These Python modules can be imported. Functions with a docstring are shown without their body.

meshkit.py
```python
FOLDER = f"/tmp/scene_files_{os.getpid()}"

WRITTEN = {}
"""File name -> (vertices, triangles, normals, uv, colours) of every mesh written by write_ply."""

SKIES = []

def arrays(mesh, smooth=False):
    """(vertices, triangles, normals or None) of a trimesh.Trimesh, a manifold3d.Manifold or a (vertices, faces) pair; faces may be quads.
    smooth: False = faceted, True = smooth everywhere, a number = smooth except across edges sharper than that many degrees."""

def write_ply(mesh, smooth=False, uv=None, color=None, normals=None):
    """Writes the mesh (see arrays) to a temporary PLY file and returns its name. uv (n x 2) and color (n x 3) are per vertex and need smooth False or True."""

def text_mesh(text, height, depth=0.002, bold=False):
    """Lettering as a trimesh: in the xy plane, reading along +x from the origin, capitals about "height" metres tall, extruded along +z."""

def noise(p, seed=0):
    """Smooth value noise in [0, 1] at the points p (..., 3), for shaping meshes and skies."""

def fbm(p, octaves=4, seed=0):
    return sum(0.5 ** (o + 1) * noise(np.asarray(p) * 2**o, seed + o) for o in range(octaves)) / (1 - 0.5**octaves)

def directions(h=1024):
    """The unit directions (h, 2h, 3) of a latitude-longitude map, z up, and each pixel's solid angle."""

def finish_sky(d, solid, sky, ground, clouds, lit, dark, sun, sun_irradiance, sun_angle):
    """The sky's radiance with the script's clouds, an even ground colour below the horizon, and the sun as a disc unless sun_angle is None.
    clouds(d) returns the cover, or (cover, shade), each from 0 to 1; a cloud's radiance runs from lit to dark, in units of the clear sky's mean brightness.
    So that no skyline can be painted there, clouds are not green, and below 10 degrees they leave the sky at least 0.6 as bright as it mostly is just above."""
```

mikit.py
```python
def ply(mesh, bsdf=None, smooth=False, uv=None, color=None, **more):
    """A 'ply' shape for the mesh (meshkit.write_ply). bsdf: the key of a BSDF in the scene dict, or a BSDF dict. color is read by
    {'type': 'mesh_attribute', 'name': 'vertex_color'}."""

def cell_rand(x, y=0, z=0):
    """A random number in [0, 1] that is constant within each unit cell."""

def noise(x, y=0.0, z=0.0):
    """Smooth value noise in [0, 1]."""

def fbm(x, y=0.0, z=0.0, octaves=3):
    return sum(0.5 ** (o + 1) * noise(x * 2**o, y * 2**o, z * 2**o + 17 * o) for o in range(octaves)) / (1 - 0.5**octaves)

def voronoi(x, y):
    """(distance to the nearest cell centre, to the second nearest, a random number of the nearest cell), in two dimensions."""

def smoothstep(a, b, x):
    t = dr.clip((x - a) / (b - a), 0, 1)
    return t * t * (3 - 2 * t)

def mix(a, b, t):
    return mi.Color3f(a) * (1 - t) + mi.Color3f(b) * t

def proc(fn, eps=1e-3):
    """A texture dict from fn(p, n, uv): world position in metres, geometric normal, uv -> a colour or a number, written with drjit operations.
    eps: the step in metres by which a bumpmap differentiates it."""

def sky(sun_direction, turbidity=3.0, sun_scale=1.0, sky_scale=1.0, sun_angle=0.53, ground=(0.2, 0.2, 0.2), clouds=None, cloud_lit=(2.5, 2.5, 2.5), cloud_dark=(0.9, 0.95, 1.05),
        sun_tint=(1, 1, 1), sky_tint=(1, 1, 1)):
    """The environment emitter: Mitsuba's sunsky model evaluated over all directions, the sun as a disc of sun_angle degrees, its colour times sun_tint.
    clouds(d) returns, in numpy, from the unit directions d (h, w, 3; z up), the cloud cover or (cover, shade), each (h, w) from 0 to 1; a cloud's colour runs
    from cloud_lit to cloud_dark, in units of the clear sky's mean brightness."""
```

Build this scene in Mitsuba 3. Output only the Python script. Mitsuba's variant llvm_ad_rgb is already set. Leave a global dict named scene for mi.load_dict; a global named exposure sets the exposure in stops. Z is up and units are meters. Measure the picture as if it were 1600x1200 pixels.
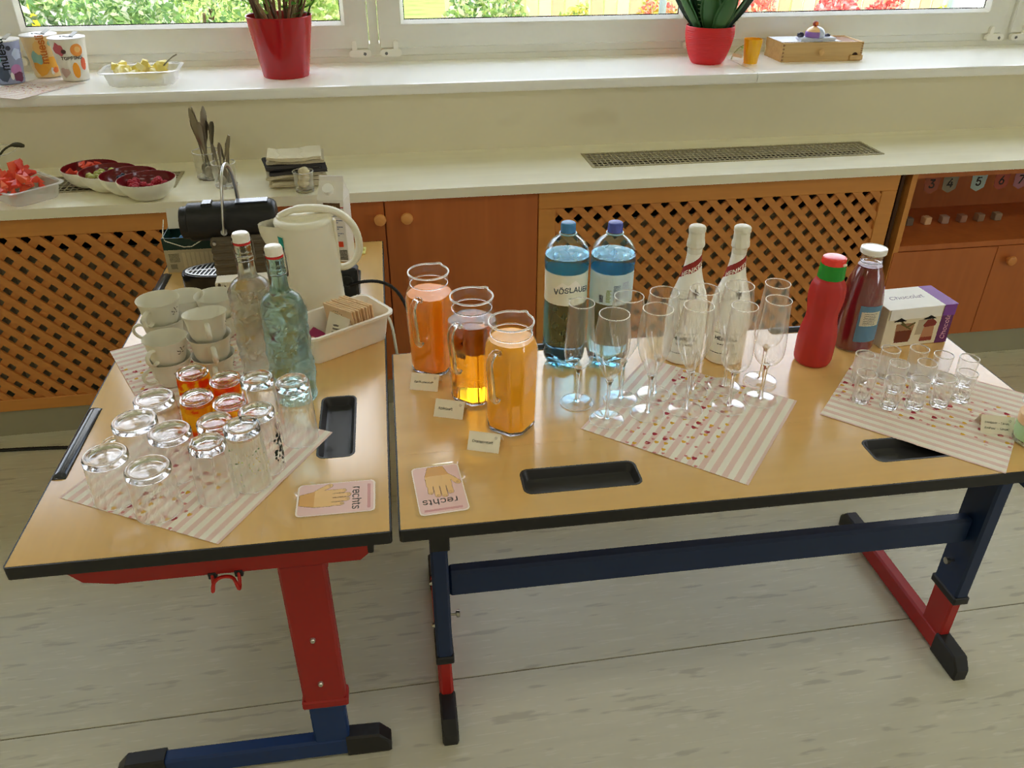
import math, random
import numpy as np
import trimesh
import mitsuba as mi
import drjit as dr
import manifold3d as m3
import shapely
from shapely.geometry import Polygon, Point, LineString, box as sbox
from shapely.ops import unary_union
from shapely import affinity
import mikit, meshkit
from mikit import noise, fbm, cell_rand, smoothstep, mix, proc

PI = math.pi
T4 = mi.ScalarTransform4f
scene, labels = {}, {}

# ------------------------------------------------------------------ camera, sky, exposure
EYE = np.array([0.01588, -1.03196, 1.55105])
FWD = np.array([0.1404, 0.8413, -0.5220])
UP = np.array([0.0828, 0.5154, 0.8529])
scene['camera'] = {'type': 'perspective', 'fov': 64.345, 'fov_axis': 'x', 'near_clip': 0.05, 'far_clip': 200.0,
                   'to_world': T4().look_at(origin=EYE.tolist(), target=(EYE + FWD).tolist(), up=UP.tolist())}


def clouds(d):
    n = meshkit.fbm(d * np.array([2.2, 2.2, 5.0]) + 3.1, 4, 5)
    cover = np.clip((n - 0.30) * 3.0, 0, 1)
    return cover, np.clip((n - 0.55) * 1.6, 0, 0.6)


scene['sky'] = mikit.sky((0.35, -0.55, 0.76), turbidity=3.5, sun_scale=0.05, sky_scale=1.0, sun_angle=3.0, ground=(0.2, 0.22, 0.16),
                         clouds=clouds, cloud_lit=(2.52, 2.6, 2.7), cloud_dark=(1.66, 1.74, 1.86))
exposure = 4.45
FILL_LAMP = 0.28  # radiance of the added ceiling fill lights

# ------------------------------------------------------------------ helpers: scene entries


def lin(c):
    c = np.asarray(c, float) / 255.0
    return np.where(c <= 0.04045, c / 12.92, ((c + 0.055) / 1.055) ** 2.4)


def uniq(name):
    if name not in scene and name not in labels:
        return name
    i = 1
    while f'{name}_{i:03d}' in scene or f'{name}_{i:03d}' in labels:
        i += 1
    return f'{name}_{i:03d}'


def mesh_of(m):
    if hasattr(m, 'to_mesh'):
        q = m.to_mesh()
        return trimesh.Trimesh(np.array(q.vert_properties[:, :3]), np.array(q.tri_verts), process=False)
    if isinstance(m, (tuple, list)):
        v, f = np.asarray(m[0], float), np.asarray(m[1], int)
        if f.shape[1] == 4:
            f = np.vstack([f[:, [0, 1, 2]], f[:, [0, 2, 3]]])
        return trimesh.Trimesh(v, f, process=False)
    return m


def join(*ms):
    ms = [mesh_of(m) for m in ms]
    return trimesh.util.concatenate(ms)


def shape(mesh, mat, smooth=30, uv=None):
    """mat = (bsdf key, sRGB colour or per-vertex linear array or None)"""
    key, col = mat if isinstance(mat, tuple) else (mat, None)
    m = mesh_of(mesh)
    if col is None:
        return mikit.ply(m, key, smooth=smooth if uv is None else (True if smooth else False), uv=uv)
    if isinstance(col, np.ndarray) and col.ndim == 2:
        return mikit.ply(m, key, smooth=bool(smooth), color=col, uv=uv)
    if smooth not in (True, False):
        m = trimesh.graph.smooth_shade(m, angle=math.radians(smooth), facet_minarea=None)
        smooth = True
    c = np.tile(lin(col), (len(m.vertices), 1))
    return mikit.ply(m, key, smooth=smooth, color=c, uv=uv)


def mat4(loc=(0, 0, 0), rz=0.0, rx=0.0, ry=0.0, s=1.0):
    cz, sz, cx, sx, cy, sy = math.cos(rz), math.sin(rz), math.cos(rx), math.sin(rx), math.cos(ry), math.sin(ry)
    Z = np.array([[cz, -sz, 0], [sz, cz, 0], [0, 0, 1]])
    X = np.array([[1, 0, 0], [0, cx, -sx], [0, sx, cx]])
    Y = np.array([[cy, 0, sy], [0, 1, 0], [-sy, 0, cy]])
    m = np.eye(4)
    m[:3, :3] = Z @ Y @ X @ (np.eye(3) * s)
    m[:3, 3] = loc
    return m


def put(d, M):
    return {**d, 'to_world': T4(np.asarray(M, float))}


class Proto:
    """parts of one thing in its own frame; a name 'door/handle' is a sub-part"""

    def __init__(self):
        self.parts = []

    def add(self, name, mesh, mat, smooth=30, uv=None, label=None, kind=None):
        self.parts.append((name, shape(mesh, mat, smooth, uv), label, kind))
        return self

    def place(self, name, label, cat, M=np.eye(4), group=None):
        key = uniq(name)
        labels[key] = {'label': label, 'category': cat}
        if group:
            labels[key]['group'] = group
        self.into(key, M)
        return key

    def into(self, key, M=np.eye(4)):
        last = {}
        for n, d, lab, kind in self.parts:
            if '/' in n:
                a, b = n.split('/')
                k = uniq(last[a] + '__' + b)
            else:
                k = uniq(key + '__' + n)
                last[n] = k
            scene[k] = put(d, M)
            if lab or kind:
                labels[k] = {}
                if lab:
                    labels[k]['label'] = lab
                if kind:
                    labels[k]['kind'] = kind


def single(name, mesh, mat, label, cat, M=np.eye(4), group=None, smooth=30, uv=None):
    d = mesh if isinstance(mesh, dict) else shape(mesh, mat, smooth, uv)
    key = uniq(name)
    scene[key] = put(d, M)
    labels[key] = {'label': label, 'category': cat}
    if group:
        labels[key]['group'] = group
    return key


def struct(name, mesh, mat, label, smooth=False, uv=None):
    scene[name] = shape(mesh, mat, smooth, uv)
    labels[name] = {'label': label, 'kind': 'structure'}
    return name


# ------------------------------------------------------------------ helpers: meshes


def bx(x0, x1, y0, y1, z0, z1, c=0.0):
    """box, chamfered by c"""
    if c <= 0:
        m = trimesh.creation.box((x1 - x0, y1 - y0, z1 - z0))
        m.apply_translation(((x0 + x1) / 2, (y0 + y1) / 2, (z0 + z1) / 2))
        return m
    pts = []
    for x, sx in ((x0, 1), (x1, -1)):
        for y, sy in ((y0, 1), (y1, -1)):
            for z, sz in ((z0, 1), (z1, -1)):
                pts += [(x, y + sy * c, z + sz * c), (x + sx * c, y, z + sz * c), (x + sx * c, y + sy * c, z)]
    return trimesh.convex.convex_hull(np.array(pts))


def move(m, loc=(0, 0, 0), **k):
    m = mesh_of(m).copy()
    m.apply_transform(mat4(loc, **k))
    return m


def out(m):
    m = mesh_of(m)
    if m.volume < 0:
        m.invert()
    return m


def grid_faces(a, b, wrap=True):
    i, j = np.meshgrid(np.arange(a - 1), np.arange(b if wrap else b - 1), indexing='ij')
    j2 = (j + 1) % b
    return np.stack([i * b + j, i * b + j2, (i + 1) * b + j2, (i + 1) * b + j], -1).reshape(-1, 4)


def loft(rings, cap0=True, cap1=True):
    """rings of equal length, joined; capped by fans"""
    rings = [np.asarray(r, float) for r in rings]
    n = len(rings[0])
    v = np.vstack(rings)
    q = grid_faces(len(rings), n)
    f = np.vstack([q[:, [0, 1, 2]], q[:, [0, 2, 3]]])
    extra = []
    for on, base, ring, flip in ((cap0, 0, rings[0], True), (cap1, (len(rings) - 1) * n, rings[-1], False)):
        if on:
            c = len(v) + len(extra)
            extra.append(ring.mean(0))
            j = np.arange(n)
            t = np.stack([base + j, base + (j + 1) % n, np.full(n, c)], 1)
            f = np.vstack([f, t[:, ::-1] if flip else t])
    if extra:
        v = np.vstack([v, extra])
    return trimesh.Trimesh(v, f, process=False)


def lathe(prof, n=40, cap=False, fn=None):
    """revolve (r, z) points; r <= 1e-6 at an end closes with a point. fn(theta, r, z) -> r changes the section"""
    th = np.arange(n) * 2 * PI / n
    v, f, idx = [], [], []
    for r, z in prof:
        if r <= 1e-6:
            idx.append((len(v), True))
            v.append((0, 0, z))
        else:
            idx.append((len(v), False))
            rr = np.full(n, r) if fn is None else fn(th, r, z)
            v += list(zip(rr * np.cos(th), rr * np.sin(th), np.full(n, z)))
    for (a, pa), (b, pb) in zip(idx[:-1], idx[1:]):
        for j in range(n):
            k = (j + 1) % n
            if pa and pb:
                continue
            if pa:
                f.append((a, b + k, b + j))
            elif pb:
                f.append((a + j, a + k, b))
            else:
                f += [(a + j, a + k, b + k), (a + j, b + k, b + j)]
    return trimesh.Trimesh(np.array(v), np.array(f), process=False)


def torus(R, r, z=0, n=40, k=8):
    a = np.arange(k + 1) * 2 * PI / k
    return lathe([(R + r * math.cos(t), z + r * math.sin(t)) for t in a], n)


def tube(pts, r, k=10, cap=True, flat=None):
    """sweep along pts; r number or list; flat=(a,b) ellipse factors"""
    p = np.asarray(pts, float)
    t = np.gradient(p, axis=0)
    t /= np.linalg.norm(t, axis=1, keepdims=True) + 1e-12
    ref = np.array([0, 0, 1.0]) if abs(t[0][2]) < 0.9 else np.array([1.0, 0, 0])
    a = np.cross(ref, t[0])
    a /= np.linalg.norm(a)
    rr = np.broadcast_to(r, (len(p),))
    ang = np.arange(k) * 2 * PI / k
    rings = []
    for i in range(len(p)):
        a = a - t[i] * (a @ t[i])
        a /= np.linalg.norm(a)
        b = np.cross(t[i], a)
        fa, fb = flat or (1, 1)
        rings.append(p[i] + rr[i] * (fa * np.cos(ang)[:, None] * a + fb * np.sin(ang)[:, None] * b))
    return out(loft(rings, cap, cap)) if cap else loft(rings, False, False)


def spline(pts, n=24):
    p = np.asarray(pts, float)
    from scipy.interpolate import CubicSpline
    s = np.r_[0, np.cumsum(np.linalg.norm(np.diff(p, axis=0), axis=1))]
    return CubicSpline(s, p)(np.linspace(0, s[-1], n))


def prof_spline(pts, n=30):
    from scipy.interpolate import PchipInterpolator
    p = np.asarray(pts, float)
    s = np.r_[0, np.cumsum(np.linalg.norm(np.diff(p, axis=0), axis=1))]
    return [tuple(x) for x in PchipInterpolator(s, p)(np.linspace(0, s[-1], n))]


def rrect(w, h, r, n=5, cx=0, cy=0):
    """rounded rectangle outline, counter-clockwise"""
    pts = []
    for sx, sy, a0 in ((1, 1, 0), (-1, 1, PI / 2), (-1, -1, PI), (1, -1, 1.5 * PI)):
        for i in range(n + 1):
            a = a0 + i * PI / 2 / n
            pts.append((cx + sx * (w / 2 - r) + r * math.cos(a), cy + sy * (h / 2 - r) + r * math.sin(a)))
    return np.array(pts)


def ring3(p2, z):
    return np.c_[p2, np.full(len(p2), z)]


def extr(poly, h, z=0):
    gs = getattr(poly, 'geoms', [poly])
    ms = [trimesh.creation.extrude_polygon(g, h, engine='earcut') for g in gs if g.area > 0]
    m = join(*ms)
    m.apply_translation((0, 0, z))
    return m


def text(s, h, depth=0.0004, bold=False, align=0.5, shear=0.0):
    m = meshkit.text_mesh(s, h, depth, bold)
    b = m.bounds
    m.apply_translation((-b[0][0] - align * (b[1][0] - b[0][0]), 0, 0))
    if shear:
        m.vertices[:, 0] += shear * m.vertices[:, 1]
    return m


def wrap(m, rf, th0, z0, eps=0.0004, size=None):
    """bend a flat mesh (x right, y up, z out) round a surface of revolution with radius rf(z)"""
    m = mesh_of(m)
    if size:
        v, f = trimesh.remesh.subdivide_to_size(m.vertices, m.faces, size)
        m = trimesh.Trimesh(v, f, process=False)
    v = np.array(m.vertices)
    z = z0 + v[:, 1]
    r = np.array([rf(t) for t in z])
    th = th0 + v[:, 0] / r
    rr = r + eps + v[:, 2]
    return trimesh.Trimesh(np.c_[rr * np.cos(th), rr * np.sin(th), z], m.faces, process=False)


def band(rf, th0, th1, zlo, zhi, n=24, k=6, eps=0.0005):
    """patch on a surface of revolution between zlo(u) and zhi(u)"""
    v = []
    for i in range(n + 1):
        u = i / n
        th = th0 + (th1 - th0) * u
        for j in range(k + 1):
            z = zlo(u) + (zhi(u) - zlo(u)) * j / k
            r = rf(z) + eps
            v.append((r * math.cos(th), r * math.sin(th), z))
    i, j = np.meshgrid(np.arange(n), np.arange(k), indexing='ij')
    a = i * (k + 1) + j
    q = np.stack([a, a + k + 1, a + k + 2, a + 1], -1).reshape(-1, 4)
    return mesh_of((np.array(v), q))


def pinterp(prof):
    p = sorted((z, r) for r, z in prof)
    zs, rs = [a for a, b in p], [b for a, b in p]
    return lambda z: float(np.interp(z, zs, rs))


def ico(r, sub=2, s=(1, 1, 1), loc=(0, 0, 0)):
    m = trimesh.creation.icosphere(subdivisions=sub, radius=r)
    m.apply_scale(s)
    m.apply_translation(loc)
    return m


def bumpy(m, amp, freq, seed):
    m = mesh_of(m).copy()
    n = np.array(m.vertex_normals)
    d = meshkit.fbm(np.array(m.vertices) * freq + seed * 3.7, 3, seed) - 0.5
    m.vertices = np.array(m.vertices) + n * (d * 2 * amp)[:, None]
    return m


# ------------------------------------------------------------------ materials
VC = {'type': 'mesh_attribute', 'name': 'vertex_color'}


def two(b):
    return {'type': 'twosided', 'bsdf': b}


for k, rough, spec in (('matte', 0.75, 0.25), ('satin', 0.42, 0.4), ('gloss', 0.15, 0.5), ('lamin', 0.2, 0.5)):
    scene[k] = two({'type': 'principled', 'base_color': VC, 'roughness': rough, 'specular': spec})
scene['metal'] = two({'type': 'principled', 'base_color': VC, 'roughness': 0.22, 'metallic': 1.0})
scene['cloth'] = two({'type': 'diffuse', 'reflectance': VC})
scene['leaf'] = {'type': 'principledthin', 'base_color': VC, 'roughness': 0.5, 'diff_trans': 0.7, 'spec_trans': 0.0}
scene['glass'] = {'type': 'roughdielectric', 'int_ior': 1.5, 'ext_ior': 1.0, 'alpha': 0.012}
scene['rim_glint_glass'] = {'type': 'blendbsdf', 'weight': 0.4, 'a': {'type': 'roughdielectric', 'alpha': 0.03}, 'b': two({'type': 'principled', 'base_color': {'type': 'rgb', 'value': [0.88, 0.88, 0.86]}, 'roughness': 0.15, 'specular': 0.6})}  # white mixed in stands in for the bright glint along rims
scene['thin'] = {'type': 'thindielectric', 'int_ior': 1.5, 'ext_ior': 1.0}
scene['hazy_flute_wall'] = {'type': 'blendbsdf', 'weight': 0.03, 'a': {'type': 'thindielectric', 'int_ior': 1.55}, 'b': two({'type': 'diffuse', 'reflectance': {'type': 'rgb', 'value': [0.85, 0.86, 0.85]}})}  # a little white haze put into the clear glass colour
scene['hazy_glass_wall'] = {'type': 'blendbsdf', 'weight': 0.055, 'a': {'type': 'thindielectric', 'int_ior': 1.6}, 'b': two({'type': 'diffuse', 'reflectance': {'type': 'rgb', 'value': [0.85, 0.86, 0.85]}})}  # stronger white share imitates the haze on the tumbler glass
scene['thin_blue'] = {'type': 'thindielectric', 'int_ior': 1.5, 'specular_transmittance': {'type': 'rgb', 'value': [0.72, 0.90, 0.97]}}
scene['water_blue'] = {'type': 'dielectric', 'int_ior': 1.33, 'ext_ior': 1.0, 'specular_transmittance': {'type': 'rgb', 'value': [0.56, 0.82, 0.93]}}
scene['glass_teal'] = {'type': 'roughdielectric', 'alpha': 0.02, 'int_ior': 1.36, 'ext_ior': 1.0, 'specular_transmittance': {'type': 'rgb', 'value': [0.70, 0.88, 0.88]}}
scene['glass_clear_full'] = {'type': 'roughdielectric', 'alpha': 0.02, 'int_ior': 1.36, 'ext_ior': 1.0, 'specular_transmittance': {'type': 'rgb', 'value': [0.88, 0.90, 0.87]}}
scene['amber'] = {'type': 'dielectric', 'int_ior': 1.34, 'ext_ior': 1.0, 'specular_transmittance': {'type': 'rgb', 'value': [0.97, 0.62, 0.10]}}
scene['frost'] = {'type': 'blendbsdf', 'weight': 0.45, 'a': {'type': 'thindielectric'}, 'b': two({'type': 'diffuse', 'reflectance': {'type': 'rgb', 'value': [0.8, 0.8, 0.78]}})}
scene['frost_thin'] = {'type': 'blendbsdf', 'weight': 0.22, 'a': {'type': 'thindielectric'}, 'b': two({'type': 'diffuse', 'reflectance': {'type': 'rgb', 'value': [0.8, 0.82, 0.66]}})}


def wood(c1, c2, along=0, rough=0.4, scale=1.0, spec=0.4):
    a, b = lin(c1), lin(c2)

    def fn(p, n, uv):
        q = [p.x, p.y, p.z]
        s = [38.0 * scale] * 3
        s[along] = 2.2 * scale
        g = fbm(q[0] * s[0], q[1] * s[1], q[2] * s[2])
        h = fbm(q[0] * s[0] * 4 + 7, q[1] * s[1] * 4, q[2] * s[2] * 4)
        return mix(a.tolist(), b.tolist(), dr.clip(g * 0.75 + h * 0.35 - 0.05, 0, 1))
    return two({'type': 'principled', 'base_color': proc(fn), 'roughness': rough, 'specular': spec})


scene['table_wood_x'] = wood((216, 178, 116), (200, 159, 96), 0, 0.16, 0.7, 1.0)
scene['table_wood_y'] = wood((216, 178, 116), (200, 159, 96), 1, 0.16, 0.7, 1.0)
scene['door_wood'] = wood((186, 108, 54), (166, 88, 40), 2, 0.45, 0.7)
scene['frame_wood'] = wood((206, 142, 72), (188, 122, 56), 0, 0.45, 0.7)
scene['slat_wood'] = wood((204, 138, 70), (184, 116, 54), 0, 0.5, 0.7)
scene['box_wood'] = wood((214, 180, 124), (190, 150, 92), 0, 0.5, 1.5)


def wall_fn(p, n, uv):
    g = fbm(p.x * 3, p.y * 3, p.z * 3)
    s = smoothstep(0.62, 0.8, fbm(p.x * 5 + 9, p.y, p.z * 7))
    return mix(mix(lin((226, 220, 196)).tolist(), lin((218, 211, 186)).tolist(), g), lin((206, 196, 168)).tolist(), s * 0.5)


def wall_bump(p, n, uv):
    return fbm(p.x * 160, p.y * 160, p.z * 160) * 0.6


scene['wall_paint'] = two({'type': 'principled', 'base_color': proc(wall_fn), 'roughness': 0.55, 'specular': 0.3})
scene['white_paint'] = two({'type': 'diffuse', 'reflectance': {'type': 'rgb', 'value': [0.82, 0.81, 0.77]}})


def floor_fn(p, n, uv):
    streak = fbm(p.x * 7, p.y * 60, 3.0)
    fine = fbm(p.x * 22 + 4, p.y * 190, 1.0)
    cloud = fbm(p.x * 2.2, p.y * 2.2, 8.0)
    base = mix(lin((201, 198, 177)).tolist(), lin((189, 186, 165)).tolist(), dr.clip(cloud * 0.5 + streak * 0.7 - 0.1, 0, 1))
    dark = smoothstep(0.66, 0.80, fbm(p.x * 11 + 2, p.y * 75, 5.0))
    lite = smoothstep(0.64, 0.82, fine)
    return mix(mix(base, lin((132, 126, 110)).tolist(), dark * 0.32), lin((214, 210, 196)).tolist(), lite * 0.4)


scene['vinyl'] = two({'type': 'principled', 'base_color': proc(floor_fn), 'roughness': 0.32, 'specular': 0.5})


def counter_fn(p, n, uv):
    return mix(lin((232, 228, 208)).tolist(), lin((224, 219, 198)).tolist(), fbm(p.x * 6, p.y * 40, 2))


scene['counter_white'] = two({'type': 'principled', 'base_color': proc(counter_fn), 'roughness': 0.35, 'specular': 0.5})


def napkin_fn(p, n, uv):
    u, v = uv.x, uv.y
    f = u * 15.0
    d = dr.abs(f - dr.floor(f) - 0.5)
    stripe = smoothstep(0.24, 0.27, d)
    col = mix(lin((236, 232, 222)).tolist(), lin((226, 200, 194)).tolist(), stripe)
    band_ = smoothstep(0.22, 0.25, u) * (1 - smoothstep(0.72, 0.75, u))
    for k, (s, c) in enumerate(((13.0, (214, 168, 70)), (11.0, (160, 62, 76)), (17.0, (206, 140, 140)))):
        gx, gy = u * s + 0.37 * k, v * s + 0.61 * k
        ix, iy = dr.floor(gx), dr.floor(gy)
        cx = 0.25 + 0.5 * cell_rand(ix, iy, 11 + k)
        cy = 0.25 + 0.5 * cell_rand(ix, iy, 21 + k)
        dx, dy = gx - ix - cx, gy - iy - cy
        heart = dr.sqrt(dx * dx + dr.square(dy - 0.55 * dr.abs(dx)))
        on = (1 - smoothstep(0.15, 0.18, heart)) * dr.select(cell_rand(ix, iy, 31 + k) > 0.5, 1.0, 0.0) * band_
        col = mix(col, lin(c).tolist(), on)
    return col


scene['napkin_print'] = two({'type': 'diffuse', 'reflectance': proc(napkin_fn)})
scene['grass'] = two({'type': 'diffuse', 'reflectance': proc(lambda p, n, uv: mix(lin((120, 150, 70)).tolist(), lin((160, 176, 96)).tolist(), fbm(p.x * 3, p.y * 3, 0)))})
scene['relief_dark'] = two({'type': 'diffuse', 'reflectance': {'type': 'rgb', 'value': [0.012, 0.010, 0.009]}})

#@@STRUCTURE
# ------------------------------------------------------------------ room shell
XL, XR, YB, YW, ZC = -3.4, 5.0, -4.6, 2.16, 2.9
struct('floor', bx(XL - .2, XR + .2, YB - .2, 2.4, -0.1, -0.004), ('matte', (90, 86, 72)), 'grey beige vinyl floor with welded seams')
SEAMS = [YB - .2, -3.79, -1.79, 0.21, 2.4]
for a, b in zip(SEAMS[:-1], SEAMS[1:]):
    k = uniq('floor__sheet')
    scene[k] = shape(bx(XL, XR, a + .0012, b - .0012, -0.004, 0, .0008), 'vinyl', False)
struct('wall_front', join(bx(XL, XR, 1.79, 2.36, 0, 0.965), bx(XL, XR, 2.16, 2.36, 2.30, ZC), bx(XL, -2.515, 2.16, 2.36, 0.965, 2.30), bx(3.855, XR, 2.16, 2.36, 0.965, 2.30)),
       'wall_paint', 'cream painted wall below the window sill')
struct('wall_left', bx(XL - .2, XL, YB, 2.36, 0, ZC), 'wall_paint', 'cream painted left wall')
struct('wall_right', join(bx(XR, XR + .2, YB, 2.36, 0, 1.0), bx(XR, XR + .2, YB, 2.36, 2.45, ZC), bx(XR, XR + .2, YB, -3.6, 1.0, 2.45), bx(XR, XR + .2, -1.6, 2.36, 1.0, 2.45)), 'wall_paint', 'cream painted right wall')
struct('wall_back', bx(XL, XR, YB - .2, YB, 0, ZC), 'wall_paint', 'unseen cream painted back wall')  # out of view; pale, bounces daylight back into the room
struct('ceiling', bx(XL - .2, XR + .2, YB - .2, 2.36, ZC, ZC + .2), 'white_paint', 'unseen white ceiling')  # out of view; keeps the sun out and bounces light down

# window sill: two boards that meet in a dark joint, rounded nose
pr = [(1.758, .968), (1.755, .975), (1.7555, .992), (1.759, .998), (1.766, 1.0), (2.162, 1.0), (2.162, .965), (1.764, .965)]


def sill_board(x0, x1):
    p = Polygon(pr)
    m = trimesh.creation.extrude_polygon(p, x1 - x0, engine='earcut')
    v = np.array(m.vertices)
    m.vertices = np.c_[x0 + v[:, 2], v[:, 0], v[:, 1]]
    return out(trimesh.Trimesh(m.vertices, m.faces[:, ::-1], process=False))


labels['window_sill'] = {'label': 'deep white window sill in two boards below the windows', 'kind': 'structure'}
scene['window_sill__board'] = shape(sill_board(XL, 1.3415), ('lamin', (240, 240, 238)), 25)
scene['window_sill__board_001'] = shape(sill_board(1.3445, XR), ('lamin', (240, 240, 238)), 25)

# windows: fixed frame, sash, glazing bead, rubber seal, pane, latches
MUL = [-2.50, -1.23, 0.04, 1.2935, 2.57, 3.84]
WHITE = (232, 231, 222)
for i in range(5):
    a, b = MUL[i], MUL[i + 1]
    w = f'window_{i + 1}'
    labels[w] = {'label': ['white window above the sill outside the left edge', 'white window behind the muesli cups and the tall red pot', 'white window in the middle of the wall', 'white window behind the wooden box', 'white window past the right edge'][i], 'kind': 'structure'}
    # fixed frame
    fr = [bx(a - .017, b + .017, 2.160, 2.235, 1.0, 1.02, .001), bx(a - .017, b + .017, 2.166, 2.235, 1.02, 1.062, .001), bx(a - .017, b + .017, 2.166, 2.235, 2.24, 2.30, .001),
          bx(a - .0165, a + .0165, 2.1665, 2.2345, 1.0, 2.30), bx(b - .0165, b + .0165, 2.1665, 2.2345, 1.0, 2.30)]
    scene[w + '__frame'] = shape(join(*fr), ('lamin', WHITE), False)
    x0, x1, z0, z1, s = a + .0185, b - .0185, 1.047, 2.255, .082
    sash = join(bx(x0, x1, 2.150, 2.205, z0, z0 + s, .004), bx(x0, x1, 2.150, 2.205, z1 - s, z1, .004),
                bx(x0, x0 + s, 2.1502, 2.2048, z0 + .004, z1 - .004, .004), bx(x1 - s, x1, 2.1502, 2.2048, z0 + .004, z1 - .004, .004))
    scene[w + '__sash'] = shape(sash, ('lamin', WHITE), False)
    gx0, gx1, gz0, gz1 = x0 + s, x1 - s, z0 + s, z1 - s

    def ringm(d0, y0, d1, y1):
        r0 = np.array([(gx0 + d0, y0, gz0 + d0), (gx1 - d0, y0, gz0 + d0), (gx1 - d0, y0, gz1 - d0), (gx0 + d0, y0, gz1 - d0)])
        r1 = np.array([(gx0 + d1, y1, gz0 + d1), (gx1 - d1, y1, gz0 + d1), (gx1 - d1, y1, gz1 - d1), (gx0 + d1, y1, gz1 - d1)])
        return loft([r0, r1], False, False)
    scene[w + '__bead'] = shape(ringm(-.001, 2.1505, .011, 2.170), ('lamin', (244, 244, 240)), False)
    scene[w + '__seal'] = shape(ringm(.011, 2.170, .0135, 2.1725), ('matte', (28, 28, 28)), False)
    scene[w + '__pane'] = shape(mesh_of((np.array([(gx0, 2.174, gz0), (gx1, 2.174, gz0), (gx1, 2.174, gz1), (gx0, 2.174, gz1)]), np.array([[0, 1, 2, 3]]))), 'thin', False)
    for side in (-1, 1):
        c = (b - .053) if side > 0 else (a + .057)
        k = uniq(w + '__latch')
        body = extr(Polygon(rrect(.078, .024, .0115)), .016)
        body = move(body, rx=PI / 2)
        body.apply_translation((c, 2.150, 1.034))
        tab = extr(Polygon(rrect(.017, .052, .008)), .012)
        tab = move(tab, rx=PI / 2)
        tab.apply_translation((c - side * .019, 2.1485, 1.049))
        scene[k] = shape(join(body, tab), ('satin', (244, 242, 232)), 30)
        scr = move(trimesh.creation.cylinder(.0055, .004, sections=14), rx=PI / 2)
        scr.apply_translation((c + side * .017, 2.1335, 1.033))
        scene[k + '__screw'] = shape(scr, ('metal', (110, 108, 104)))

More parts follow.
